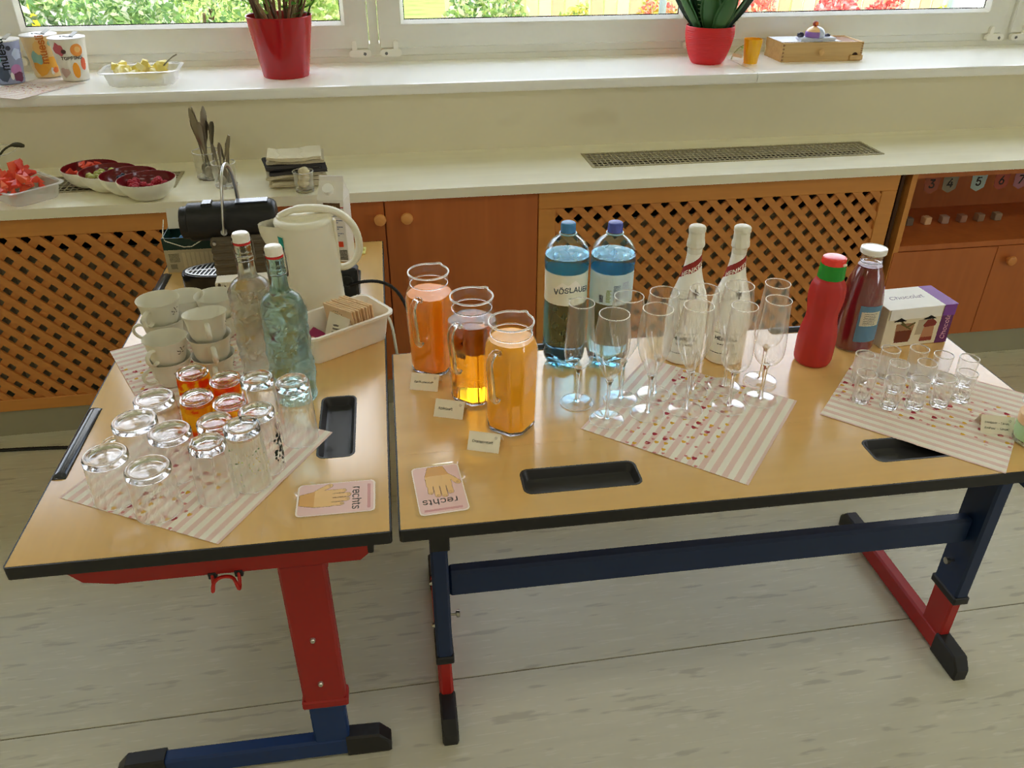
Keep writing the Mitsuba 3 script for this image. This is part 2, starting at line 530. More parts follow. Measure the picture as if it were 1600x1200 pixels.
# unseen window of the right wall, placed to light the room sideways
labels['window_6'] = {'label': 'unseen white window in the right wall, lighting the room from the right', 'kind': 'structure'}
scene['window_6__frame'] = shape(join(bx(XR + .03, XR + .1, -3.6, -1.6, 1.0, 1.08), bx(XR + .03, XR + .1, -3.6, -1.6, 2.37, 2.45), *[bx(XR + .031, XR + .099, y - .05, y + .05, 1.01, 2.44) for y in (-3.55, -2.6, -1.65)]), ('lamin', WHITE), False)
scene['window_6__pane'] = shape(mesh_of((np.array([(XR + .06, -3.6, 1.0), (XR + .06, -1.6, 1.0), (XR + .06, -1.6, 2.45), (XR + .06, -3.6, 2.45)]), np.array([[0, 1, 2, 3]]))), 'thin', False)
# ceiling fill lamps, added out of view to brighten the room
for i, (x, y) in enumerate(((-1.6, -0.6), (0.9, -0.6), (3.4, -0.6), (-1.6, -2.8), (0.9, -2.8), (3.4, -2.8))):
    k = uniq('ceiling_lamp')
    labels[k] = {'label': ['left', 'middle', 'right', 'rear left', 'rear middle', 'rear right'][i] + ' added fill lamp on the ceiling, out of view over the classroom', 'category': 'lamp'}
    scene[k + '__housing'] = shape(bx(x - .62, x + .62, y - .16, y + .16, ZC - .06, ZC), ('satin', (236, 236, 232)), False)
    q = mesh_of((np.array([(x - .6, y - .14, ZC - .061), (x - .6, y + .14, ZC - .061), (x + .6, y + .14, ZC - .061), (x + .6, y - .14, ZC - .061)]), np.array([[0, 1, 2, 3]])))
    scene[k + '__diffuser'] = {**shape(q, ('satin', (236, 236, 232)), False), 'emitter': {'type': 'area', 'radiance': {'type': 'rgb', 'value': [FILL_LAMP, FILL_LAMP * .93, FILL_LAMP * .80]}}}

# plinth
struct('baseboard_front', bx(XL, XR, 1.410, 1.79, 0, 0.098), ('satin', (150, 146, 124)), 'grey green plinth under the cabinets')

# ------------------------------------------------------------------ counter with two ventilation grilles
GR = [(0.705, 1.735, 1.517, 1.678), (-1.62, -0.595, 1.517, 1.678)]
poly = sbox(-2.6, 1.3815, 4.2, 1.79)
for g in GR:
    poly = poly.difference(sbox(g[0] + .008, g[2] + .008, g[1] - .008, g[3] - .008))
single('countertop', extr(poly, .030, .738), 'counter_white', 'long cream white countertop on the wooden cabinets below the window', 'countertop', smooth=False)
for gi, (x0, x1, y0, y1) in enumerate(GR):
    p = Proto()
    fr = sbox(x0, y0, x1, y1).difference(sbox(x0 + .010, y0 + .010, x1 - .010, y1 - .010))
    GM = ('satin', (158, 150, 122))
    p.add('frame', extr(fr, .003, .768), GM, False)
    nx = 58
    for j in range(1, nx):
        x = x0 + .010 + (x1 - x0 - .02) * j / nx
        p.add('cross_bar', bx(x - .0020, x + .0020, y0 + .009, y1 - .009, .7672, .7690), GM, False)
    for j in range(1, 6):
        y = y0 + .010 + (y1 - y0 - .02) * j / 6
        p.add('long_bar', bx(x0 + .009, x1 - .009, y - .0022, y + .0022, .7668, .7694), GM, False)
    p.place('ventilation_grille', ['long grey ventilation grille in the bare right half of the countertop', 'grey ventilation grille in the countertop under the fruit bowls'][gi], 'grille')

# ------------------------------------------------------------------ radiators, lattice covers, cabinets
ORG, SLT = 'frame_wood', 'slat_wood'
YF = 1.398


def lattice(x0, x1, z0, z1, label, ph):
    p = Proto()
    f = .055
    p.add('rail', bx(x0, x1, YF, YF + .02, z1 - f, z1, .002), ORG, False)
    p.add('rail', bx(x0, x1, YF, YF + .02, z0, z0 + .042, .002), ORG, False)
    p.add('stile', bx(x0, x0 + f, YF + .0004, YF + .0196, z0 + .042, z1 - f, .002), ORG, False)
    p.add('stile', bx(x1 - f, x1, YF + .0004, YF + .0196, z0 + .042, z1 - f, .002), ORG, False)
    ax0, ax1, az0, az1 = x0 + f - .012, x1 - f + .012, z0 + .042 - .012, z1 - f + .012
    win = sbox(ax0, az0, ax1, az1)
    pitch, wd = .064, .0232
    for layer, sg in ((0, -1), (1, 1)):
        y0 = YF + .004 + layer * .0082
        c = -1.0
        k = math.floor((ax0 - 1) / pitch)
        while k * pitch < ax1 + 1:
            xx = k * pitch + ph
            # line through (xx, az0) with slope sg
            l = LineString([(xx - 2, az0 - 2 * sg), (xx + 2, az0 + 2 * sg)]).intersection(win)
            k += 1
            if l.is_empty or l.length < .03:
                continue
            (a, b), (c_, d) = l.coords[0], l.coords[-1]
            L = math.hypot(c_ - a, d - b)
            m = bx(-L / 2, L / 2, y0, y0 + .008, -wd / 2, wd / 2)
            m.apply_transform(mat4(ry=-math.atan2(d - b, c_ - a)))
            m.apply_translation(((a + c_) / 2, 0, (b + d) / 2))
            p.add('slat', m, SLT, False)
    p.place('lattice_cover', label, 'radiator cover')


lattice(-1.705, -0.475, .098, .735, 'orange wood lattice radiator cover left of the crowded table', .012)
lattice(0.505, 1.736, .098, .735, 'orange wood lattice radiator cover behind the white wine bottles', .030)
for i, (x0, x1) in enumerate(((-1.62, -.56), (.60, 1.60))):
    p = Proto()
    ribs = [bx(x0, x1, 1.432, 1.450, .16, .62, .004)]
    n = int((x1 - x0) / .035)
    for j in range(n):
        x = x0 + .012 + j * .035
        ribs.append(bx(x, x + .02, 1.426, 1.434, .18, .60, .003))
    p.add('panel', join(*ribs), ('satin', (140, 130, 104)), False)
    p.add('foot', bx(x0 + .1, x0 + .14, 1.452, 1.50, .098, .2), ('satin', (140, 130, 104)), False)
    p.add('foot', bx(x1 - .14, x1 - .1, 1.452, 1.50, .098, .2), ('satin', (140, 130, 104)), False)
    p.place('radiator', ['grey beige radiator behind the left lattice', 'grey beige radiator behind the right lattice'][i], 'radiator')
# cabinet carcasses behind the lattices, coloured dark for the shade inside
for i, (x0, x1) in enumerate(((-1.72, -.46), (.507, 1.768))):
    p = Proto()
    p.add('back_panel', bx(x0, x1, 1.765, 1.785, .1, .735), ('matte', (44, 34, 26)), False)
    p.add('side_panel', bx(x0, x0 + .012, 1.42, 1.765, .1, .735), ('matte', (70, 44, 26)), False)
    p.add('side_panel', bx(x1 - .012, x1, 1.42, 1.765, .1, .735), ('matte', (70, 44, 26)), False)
    p.place('cabinet_carcass', ['carcass around the left radiator, coloured dark for the shade inside', 'carcass around the right radiator, coloured dark for the shade inside'][i], 'cabinet')


def knob(x, y, z, s=1.0):
    return move(lathe([(0, 0), (.008 * s, 0), (.009 * s, .010 * s), (.016 * s, .014 * s), (.019 * s, .020 * s), (.017 * s, .026 * s), (.010 * s, .029 * s), (0, .030 * s)], 24), (x, y, z), rx=PI / 2)


p = Proto()
p.add('body', bx(-.455, .503, 1.421, 1.78, .1, .734), 'door_wood', False)
for x0, x1, kx in ((-.455, .0222, .009), (.0258, .503, .0905)):
    p.add('door', bx(x0, x1, 1.400, 1.4195, .1, .733, .0015), 'door_wood', False)
    p.add('door/knob', knob(kx, 1.400, .680), ('satin', (216, 150, 84)))
p.place('cabinet', 'red brown double door cabinet with two round knobs below the countertop', 'cabinet')

p = Proto()
x0, x1 = 1.784, 3.45
DW = 'door_wood'
p.add('side_panel', bx(x0, x0 + .02, 1.405, 1.78, .1, .735), ORG, False)
p.add('side_panel', bx(x1 - .02, x1, 1.405, 1.78, .1, .735), DW, False)
p.add('back_panel', bx(x0 + .02, x1 - .02, 1.765, 1.78, .1, .735), DW, False)
p.add('top_rail', bx(x0 + .02, x1 - .02, 1.405, 1.42, .715, .735), DW, False)
p.add('shelf', bx(x0 + .02, x1 - .02, 1.405, 1.765, .452, .472), DW, False)
xs = [x0 + .002, 2.196, 2.62, 3.04, x1 - .002]
for i in range(4):
    p.add('door', bx(xs[i] + .001, xs[i + 1] - .001, 1.402, 1.4045 + .018, .1, .449, .0015), DW, False)
    if i:
        p.add('door/knob', knob(xs[i] + .055, 1.402, .398), ('satin', (200, 130, 70)))
p.place('open_cabinet', 'reddish wooden cabinet with an open shelf at the right edge', 'cabinet')

# things in the open cabinet: hanging paper number tags, small blocks in a row
TAG = [(1.915, (150, 84, 66), '3'), (1.985, (128, 118, 102), '4'), (2.095, (150, 166, 164), '5'), (2.185, (160, 80, 66), '6'), (2.262, (160, 108, 120), '7'), (2.345, (150, 140, 110), '8')]
tags = ['dull red paper tag with a 3 hanging in the open cabinet', 'grey brown paper tag with a 4 hanging in the open cabinet', 'pale blue paper tag with a 5 hanging in the open cabinet', 'red brown paper tag with a 6 hanging in the open cabinet', 'pink paper tag with a 7 hanging in the open cabinet', 'olive paper tag with an 8 hanging in the open cabinet']
for (x, col, ch), lab in zip(TAG, tags):
    p = Proto()
    pl = Polygon([(-.030, 0), (-.026, -.052), (0, -.066), (.026, -.052), (.030, 0)])
    m = move(extr(pl, .0012), rx=PI / 2)
    p.add('paper', m, ('matte', col), False)
    t = move(text(ch, .030, .0005, True), (0, -.0012, -.045), rx=PI / 2)
    p.add('number', t, ('matte', (52, 44, 44)), False)
    p.add('string', bx(-.0006, .0006, -.0006, .0006, 0, .028), ('matte', (200, 190, 170)), False)
    p.place('paper_tag', lab, 'paper tag', mat4((x, 1.475, .700)), 'hanging number tags')
for i in range(6):
    M = mat4((1.955 + i * .073, 1.60, .472), rz=.1 * math.sin(i * 2.3))
    single('wooden_block', bx(-.014, .014, -.014, .014, 0, .028, .002), ('matte', [(120, 104, 92), (226, 190, 150), (170, 140, 124), (160, 120, 100), (150, 122, 100), (150, 130, 110)][i]),
           'small wooden block on the open cabinet shelf, ' + ['first from the left', 'second and palest', 'third from the left', 'fourth from the left', 'fifth from the left', 'last at the right'][i], 'block', M, 'blocks on the open shelf', False)

#@@GARDEN
# ------------------------------------------------------------------ garden outside
struct('ground', bx(-14, 22, 2.4, 30, -0.75, -0.55), 'grass', 'lawn outside the windows')


def bush(name, x, y, w, d, h, cols, label, n=2600, seed=1, leaf=.05, cat='bush', group=None):
    r = np.random.default_rng(seed)
    u = r.normal(size=(n, 3))
    u /= np.linalg.norm(u, axis=1, keepdims=True)
    u[:, 2] = np.abs(u[:, 2]) * 1.0
    rad = (0.72 + 0.36 * meshkit.fbm(u * 3.1 + seed, 3, seed)) * (r.random(n) ** 0.16)
    c = u * rad[:, None] * np.array([w / 2, d / 2, h]) + np.array([x, y, -.55])
    a = r.normal(size=(n, 3))
    a /= np.linalg.norm(a, axis=1, keepdims=True)
    b = np.cross(a, r.normal(size=(n, 3)))
    b /= np.linalg.norm(b, axis=1, keepdims=True)
    s = leaf * (0.6 + 0.8 * r.random(n))[:, None]
    v = np.stack([c - a * s, c + b * s * .5, c + a * s, c - b * s * .5], 1).reshape(-1, 3)
    f = (np.arange(n) * 4)[:, None] + np.array([0, 1, 2, 3])
    ci = np.array([lin(q) for q in cols])[r.integers(0, len(cols), n)] * (0.7 + 0.5 * r.random(n))[:, None]
    col = np.repeat(np.clip(ci, 0, .95), 4, 0)
    stems = []
    for k in range(4):
        t = r.random() * 6.28
        q = .12 * w * r.random()
        stems.append(tube(spline([(x + .04 * math.cos(t), y + .04 * math.sin(t), -.56), (x + q * .6 * math.cos(t), y + q * .6 * math.sin(t), -.55 + h * .25), (x + q * math.cos(t), y + q * math.sin(t), -.55 + h * .42)], 6), .018, 5))
    k = uniq(name)
    labels[k] = {'label': label, 'category': cat}
    if group:
        labels[k]['group'] = group
    mm = mesh_of((v, f))
    scene[k + '__foliage'] = shape(mm, ('leaf', col), False)
    labels[k + '__foliage'] = {'kind': 'stuff', 'label': 'leaves'}
    scene[k + '__stems'] = shape(join(*stems), ('matte', (90, 70, 50)))


G1 = [(150, 184, 108), (124, 160, 96), (196, 212, 150), (104, 140, 88), (236, 238, 214)]  # palest leaf tone stands in for the overexposed glare
G2 = [(170, 194, 104), (204, 214, 134), (142, 172, 92), (236, 232, 190)]
YE = [(240, 216, 90), (250, 226, 120), (214, 200, 96), (180, 190, 90)]
PK = [(244, 170, 150), (236, 128, 116), (250, 206, 190), (226, 110, 100), (246, 220, 170)]
PK2 = [(240, 140, 134), (250, 190, 184), (226, 96, 100), (250, 226, 214)]
YG = [(230, 240, 80), (214, 230, 90), (244, 246, 140)]
for a in [('bush', -2.38, 5.9, .95, .6, 1.75, G1 + [(236, 236, 226)], 'green bush with white blossom outside the left edge of the window', 3000, 1),
          ('bush', -2.05, 6.9, 1.62, 1.2, 1.6, G1, 'dense green bush outside left of the tall red pot', 3000, 2),
          ('bush', -0.42, 7.2, 1.50, 1.2, 1.7, G2, 'light green bush outside right of the tall red pot', 3000, 3),
          ('bush', 1.10, 7.1, 1.40, 1.2, 1.5, G2 + G1, 'green bush outside right of the window post', 3000, 4),
          ('bush', 2.25, 8.3, 0.8, .8, 1.15, YE + G2, 'yellow green shrub in front of the wooden fence', 1600, 5),
          ('bush', 3.10, 8.1, .80, .8, 1.25, YE + PK, 'yellow and orange flowering shrub left of the grey pole', 2000, 6),
          ('bush', 4.05, 7.8, .95, .9, 1.3, PK, 'coral flowering shrub behind the succulent plant', 2200, 7),
          ('bush', 5.05, 7.9, .95, .9, 1.3, PK2, 'pink flowering shrub right of the succulent plant', 2200, 8),
          ('bush', 6.0, 8.5, .85, .8, 1.2, PK + PK2, 'pale pink flowering shrub above the wooden box', 1800, 9),
          ('bush', 5.78, 7.2, .42, .42, 1.1, YG, 'bright lime shrub before the white building', 1300, 10),
          ('hedge', -5.4, 9.6, 3.3, .9, 2.1, G1 + [(236, 236, 226)], 'tall hedge section behind the bushes, far left', 4200, 21),
          ('hedge', -1.9, 9.6, 3.3, .9, 2.1, G1 + G2, 'tall hedge section behind the bushes, middle', 4200, 22),
          ('hedge', 0.05, 9.9, .45, .7, 1.8, G2, 'narrow hedge end beside the wooden fence', 1200, 23),
          ('flower_clump', -2.1, 5.1, .3, .3, 1.50, [(250, 216, 60), (252, 228, 90), (120, 150, 70)], 'yellow flowers outside the upper left window corner', 420, 11)]:
    bush(a[0], *a[1:7], a[7], n=int(a[8] * 2.4), seed=a[9], leaf=.034, cat='flowers' if a[0] == 'flower_clump' else 'bush')
p = Proto()
FW = ('matte', (226, 190, 150))
for i in range(40):
    x = 1.0 + i * .17
    p.add('plank', bx(x, x + .155, 10.0 + .004 * (i % 3), 10.025 + .004 * (i % 3), -.54, 1.0 + .02 * math.sin(i * 1.7), .004), ('matte', [(222, 184, 144), (230, 196, 158), (212, 172, 132)][i % 3]), False)
for z in (-.2, .7):
    p.add('rail', bx(1.0, 7.8, 10.03, 10.07, z, z + .08), FW, False)
p.place('wooden_fence', 'pale vertical plank fence beyond the flowering shrubs', 'fence')
single('metal_pole', move(trimesh.creation.cylinder(.035, 2.6, sections=16), (2.78, 7.0, .75)), ('satin', (150, 156, 156)), 'grey metal pole standing between the flowering shrubs', 'pole')
p = Proto()
p.add('wall', bx(7.62, 16, 10.4, 14, -.55, 3.4), ('matte', (238, 236, 232)), False)
p.add('downpipe', move(trimesh.creation.cylinder(.05, 3.8, sections=14), (8.16, 10.33, 1.35)), ('satin', (170, 190, 190)))
p.add('plinth', bx(7.61, 16.01, 10.37, 14, -.55, -.2), ('matte', (190, 188, 182)), False)
p.place('white_building', 'white rendered building with a grey downpipe seen through the right window', 'building')
#@@TABLES
# ------------------------------------------------------------------ desks
TH = 0.645
A = math.radians(1.1)
RT = mat4(rz=-A)                                   # right desk frame -> world
LT = mat4(rz=-A) @ mat4((-0.012, 0, 0), rz=PI / 2)   # left desk: its front edge faces right
BLACK = ('satin', (26, 26, 28))
TRAYS = (0.3275, 0.9875)


def desk(M, label, woodk, upper, lower):
    p = Proto()
    hole = [Polygon(rrect(.216, .072, .016, 4, u, .099)) for u in TRAYS]
    full = Polygon(rrect(1.3, .6, .006, 3, .65, .3))
    core = full
    for h in hole:
        core = core.difference(h)
    p.add('edge_board', extr(core, .0245, TH - .025), BLACK, False)
    strip, back = sbox(.003, .003, 1.297, .2096), sbox(.003, .2104, 1.297, .597)
    for h in hole:
        strip = strip.difference(h)
    p.add('front_board', extr(strip, .0006, TH - .0006), woodk, False)
    p.add('back_board', extr(back, .0006, TH - .0006), woodk, False)
    p.add('joint_strip', bx(.003, 1.297, .2094, .2106, TH - .0006, TH - .0002), ('lamin', (206, 172, 120)), False)
    for u in TRAYS:
        r = [ring3(rrect(.2155, .0715, .0158, 5, u, .099), TH - .001), ring3(rrect(.2155, .0715, .0158, 5, u, .099), TH + .0006), ring3(rrect(.208, .064, .013, 5, u, .099), TH + .0006), ring3(rrect(.204, .060, .012, 5, u, .099), TH - .004), ring3(rrect(.196, .050, .012, 5, u, .099), TH - .016), ring3(rrect(.180, .036, .010, 5, u, .099), TH - .0185)]
        p.add('pencil_tray', loft(r, False, True), ('satin', (48, 48, 50)), 40)
    for u0, u1 in ((.222, .455), (.895, 1.129)):
        pl = Polygon([(u0 + .012, .579), (u1 - .012, .579), (u1, .588), (u1, .5975), (u0, .5975), (u0, .588)])
        prf = [(0, 0), (.0055, .002), (.0075, .007), (.0065, .0125), (.003, .018), (0, .0185)]
        rings = []
        for u in (u0, u0 + .004, u0 + .014, u1 - .014, u1 - .004, u1):
            k = 0.35 if u in (u0, u1) else (0.8 if u in (u0 + .004, u1 - .004) else 1.0)
            rings.append(np.array([(u, .5975 - b * 1.35, TH - .0003 + a * k) for a, b in prf]))
        p.add('edge_grip', out(loft(rings)), ('gloss', (52, 54, 60)), 40)
    U, L = ('satin', upper), ('satin', lower)
    for u, sd in ((.067, 1), (1.233, -1)):
        pr_ = [(.045, .62), (.045, .556), (.060, .542), (.47, .542), (.52, .552), (.548, .585), (.552, .62)]
        m = trimesh.creation.extrude_polygon(Polygon(pr_), .030, engine='earcut')
        m.apply_transform(np.array([[0, 0, 1, u - .015], [1, 0, 0, 0], [0, 1, 0, 0], [0, 0, 0, 1.0]]))
        p.add('top_rail', m, U, False)
        p.add('top_rail/end_cap', bx(u - .017, u + .017, .036, .046, .556, .6195, .002), BLACK, False)
        p.add('upper_column', bx(u - .0165, u + .0165, .122, .204, .180, .545, .005), U, False)
        p.add('upper_column/collar', bx(u - .019, u + .019, .1185, .2075, .163, .184, .003), BLACK if lower[0] > 100 else U, False)
        for z in (.357, .235):
            p.add('upper_column/bolt', move(lathe([(0, .006), (.004, .0055), (.0055, .003), (.006, 0)], 12), (u - .0165 * sd, .165, z), ry=-PI / 2 * sd), ('metal', (200, 198, 190)))
        sc = lathe([(.0, .0), (.0035, 0), (.0035, .012), (.008, .013), (.008, .020), (0, .021)], 14)
        p.add('upper_column/clamp_screw', move(sc, (u + .0165 * sd, .165, .262), ry=PI / 2 * sd), ('metal', (170, 168, 160)))
        p.add('lower_column', bx(u - .013, u + .013, .128, .198, .045, .20, .004), L, False)
        p.add('foot', bx(u - .0155, u + .0155, .062, .574, .004, .054, .005), L, False)
        for v0, v1, tip in ((.045, .135, 0), (.494, .592, 1)):
            a, b = (v0, v1) if tip == 0 else (v1, v0)
            s_ = 1 if tip == 0 else -1
            prof = [(a, 0), (a, .030), (a + s_ * .022, .056), (b, .059), (b, 0)]
            hull = []
            for x in (-.0175, .0175):
                k = math.copysign(.0135, x)
                hull += [(u + k, y, z) for y, z in prof] + [(u + x, y + s_ * .006 if y == a else y, z * .88 + .003) for y, z in prof]
            p.add('foot/foot_cap', trimesh.convex.convex_hull(np.array(hull)), ('satin', (30, 30, 31)), False)
    p.add('crossbar', bx(.0835, 1.2165, .150, .181, .325, .392, .006), U, False)
    p.add('book_shelf', bx(.09, 1.21, .20, .45, .520, .532, .002), ('satin', (206, 176, 120)), False)
    hk = spline([(.010, .268, .548), (.000, .268, .540), (-.006, .268, .524), (-.016, .268, .518), (-.018, .270, .530), (-.010, .276, .538), (-.006, .29, .540), (-.010, .304, .538), (-.018, .310, .530), (-.016, .312, .518), (-.006, .312, .524), (.000, .312, .540), (.010, .312, .548)], 40)
    hk = hk + np.array([.052, 0, 0])
    p.add('bag_hook', tube(hk, .0032, 8), ('gloss', (190, 36, 30)))
    for v in (.268, .312):
        p.add('bag_hook/mount', bx(.05, .068, v - .007, v + .007, .532, .546, .001), BLACK, False)
    p.place('school_desk', label, 'desk', M)


desk(LT, 'left school desk set end-on, with red columns and a blue foot, carrying cups and tumblers', 'table_wood_y', (150, 28, 24), (16, 48, 98))
desk(RT, 'right school desk set lengthwise, with blue columns and red feet, carrying jugs and flutes', 'table_wood_x', (14, 38, 76), (160, 32, 28))


def W(x, y, z=0.0, rz=0.0, **k):
    return mat4((x, y, TH + .0003 + z), rz=rz, **k)


# ------------------------------------------------------------------ striped paper napkins
def napkin(pts, seed, folds=True, n=28, z0=.0004, amp=.0012, label='', lift=None, name='paper_napkin', group='striped paper napkins', base=TH):
    """pts: four corners (x, y) in the order u0v0, u1v0, u1v1, u0v1"""
    p = np.array(pts, float)
    u, v = np.meshgrid(np.linspace(0, 1, n), np.linspace(0, 1, n), indexing='ij')
    u, v = u.ravel(), v.ravel()
    xy = ((1 - u) * (1 - v))[:, None] * p[0] + (u * (1 - v))[:, None] * p[1] + (u * v)[:, None] * p[2] + ((1 - u) * v)[:, None] * p[3]
    z = amp * meshkit.fbm(np.c_[xy * 18, np.zeros(len(u))], 3, seed)
    if folds:
        z = z + .0020 * np.exp(-((u - .5) / .02) ** 2) + .0016 * np.exp(-((v - .5) / .02) ** 2)
    if lift is not None:
        z = z + lift(u, v)
    i, j = np.meshgrid(np.arange(n - 1), np.arange(n - 1), indexing='ij')
    a = i * n + j
    q = np.stack([a, a + n, a + n + 1, a + 1], -1).reshape(-1, 4)
    m = mesh_of((np.c_[xy, z + z0 + base], q))
    if np.array(m.face_normals)[0][2] < 0:
        m.faces = m.faces[:, ::-1]
    return single(name, m, 'napkin_print', label, 'napkin', np.eye(4), group, True, np.c_[u, v])


napkin([(.365, .241), (.617, .021), (.830, .268), (.575, .490)], 1, label='pink and white striped paper napkin with hearts lying under the champagne flutes')
napkin([(1.091, -.022), (1.318, .215), (1.078, .452), (.852, .213)], 2, label='pink and white striped paper napkin with hearts lying under the small shot glasses')
napkin([(-.576, .180), (-.288, .014), (-.113, .305), (-.400, .470)], 3, label='pink and white striped paper napkin with hearts lying under the upturned tumblers')
napkin([(-.619, .708), (-.478, .415), (-.19, .56), (-.33, .85)], 4, z0=.0022, label='pink and white striped paper napkin with hearts lying under the stacked cups')

# ------------------------------------------------------------------ juice jugs
def octr(th, r, z):
    k = float(np.interp(z, [.0, .175, .203, .215], [1, 1, .35, 0]))
    a = np.abs((th + PI / 4) % (PI / 2) - PI / 4)
    d = np.minimum(1 / np.cos(a), 1.115 / np.maximum(np.cos(PI / 4 - a), .2))
    d = d ** .9 * 0.955
    return r * (k * d + (1 - k))


JP = [(.043, .004), (.0465, .010), (.0475, .03), (.0490, .12), (.0500, .180), (.0490, .192), (.0445, .204), (.0415, .2105), (.0405, .214), (.0412, .2195), (.0430, .229), (.0450, .238)]
jr = pinterp(JP)


def jug(x, y, rot, level, liquid, label, wall=None):
    p = Proto()
    sp = math.radians(178)      # spout opposite the handle (handle points to +x)

    def fn(th, r, z):
        q = octr(th, r, z)
        if z > .221:
            d = np.abs((th - sp + PI) % (2 * PI) - PI)
            q = q + .008 * (z - .221) / .017 * np.exp(-(d / .16) ** 2)
        return q
    p.add('body', lathe(prof_spline(JP, 34), 64, fn=fn), 'thin', 40)
    base = lathe([(0, .006), (.030, .0065), (.0440, .0085), (.0455, .006), (.0435, .0005), (.036, .0), (.03, .002), (0, .002)], 64, fn=octr)
    p.add('base', out(base), 'glass', 30)
    rim = lathe([(.0440 + .0020 * math.cos(t), .2385 + .0022 * math.sin(t)) for t in np.linspace(0, 2 * PI, 9)], 64, fn=fn)
    p.add('rim', out(rim), 'rim_glint_glass', 60)
    p.add('neck_ring', out(torus(.0410, .0015, .213, 48, 8)), 'glass', 60)
    hp = spline([(.044, 0, .188), (.060, 0, .196), (.074, 0, .186), (.076, 0, .165), (.070, 0, .120), (.064, 0, .092), (.056, 0, .084), (.048, 0, .088)], 30)
    p.add('handle', tube(hp, [.007] * 3 + [.0062] * 22 + [.0055] * 5, 12, flat=(1.25, .8)), 'glass', 40)
    lp = [(r - .0022, z) for r, z in prof_spline(JP, 34) if .008 < z < level]
    top = jr(level) - .0022
    lq = [(0, .0088), (lp[0][0] - .001, .0088)] + lp + [(top, level), (top - .002, level - .0006), (0, level - .0006)]
    p.add('juice', out(lathe(lq, 64, fn=octr)), liquid, 40)
    p.place('glass_jug', label, 'jug', W(x, y, .0004, rz=rot, s=.95), 'glass juice jugs')


scene['juice_red'] = two({'type': 'principled', 'base_color': {'type': 'rgb', 'value': lin((240, 142, 24)).tolist()}, 'roughness': .25, 'specular': .4})
scene['juice_orange'] = two({'type': 'principled', 'base_color': {'type': 'rgb', 'value': lin((250, 176, 30)).tolist()}, 'roughness': .25, 'specular': .4})
jug(.100, .527, math.radians(238), .190, 'juice_red', 'glass jug of reddish orange juice, rearmost of the three jugs')
jug(.174, .397, math.radians(228), .186, 'amber', 'glass jug of clear amber apple juice between the two orange jugs')
jug(.233, .279, math.radians(228), .203, 'juice_orange', 'glass jug of yellow orange juice, frontmost of the three jugs')

# folded name cards
def tent(x0, y0, x1, y1, h, lines, label, sizes=.0068, lx=.12):
    w = math.hypot(x1 - x0, y1 - y0)
    a = math.atan2(y1 - y0, x1 - x0)
    tilt = math.radians(52)
    p = Proto()
    t = .0004
    front = move(bx(0, w, 0, h, -t, 0), rx=tilt)
    back = move(bx(0, w, 0, h, -t, 0), (0, 2 * h * math.cos(tilt) + .0004, 0), rx=PI - tilt)
    p.add('card', join(front, back), ('matte', (238, 232, 218)), False)
    for i, s in enumerate(lines):
        m = text(s, sizes, .0002, True, 0, .18)
        wid = m.bounds[1][0]
        m.apply_translation((w * lx, h * (.44 if len(lines) == 1 else .56 - .30 * i), 0))
        p.add('handwriting', move(m, rx=tilt), ('matte', (36, 34, 34)), False)
    st = move(extr(Point(w * .86, h * .78).buffer(.0026).difference(Point(w * .86, h * .78).buffer(.0012)), .0002), rx=tilt)
    p.add('emblem', st, ('matte', (186, 178, 170)), False)
    p.place('name_card', label, 'name card', W(x0, y0, .0004, rz=a), 'handwritten name cards')


tent(.043, .440, .100, .421, .036, ['Aprikosensaft'], 'white folded card reading Aprikosensaft before the rearmost jug', .0046)
tent(.084, .330, .140, .308, .036, ['Apfelsaft'], 'white folded card reading Apfelsaft before the amber jug', .0050)
tent(.137, .207, .194, .185, .036, ['Orangensaft'], 'white folded card reading Orangensaft before the yellow jug', .0050)
tent(1.130, .104, 1.186, .082, .036, ['Himbeer - Limes', 'Erdbeer - Sorbet'], 'grey white two-line card leaning on the napkin at the right edge of the desk', .0040)

# ------------------------------------------------------------------ water bottles
BP = [(.030, .004), (.0415, .012), (.0455, .028), (.0462, .060), (.0460, .100), (.0455, .150), (.0448, .158), (.0448, .229), (.0458, .234), (.0462, .250), (.0458, .262)]
BT = [(.0458, .262), (.0440, .270), (.0385, .281), (.0290, .291), (.0200, .298), (.0140, .303), (.0135, .307)]
br = pinterp(BP)


def petal(th, r, z):
    k = max(0, 1 - z / .040)
    return r * (1 - .13 * k * (0.5 + 0.5 * np.cos(5 * th)))


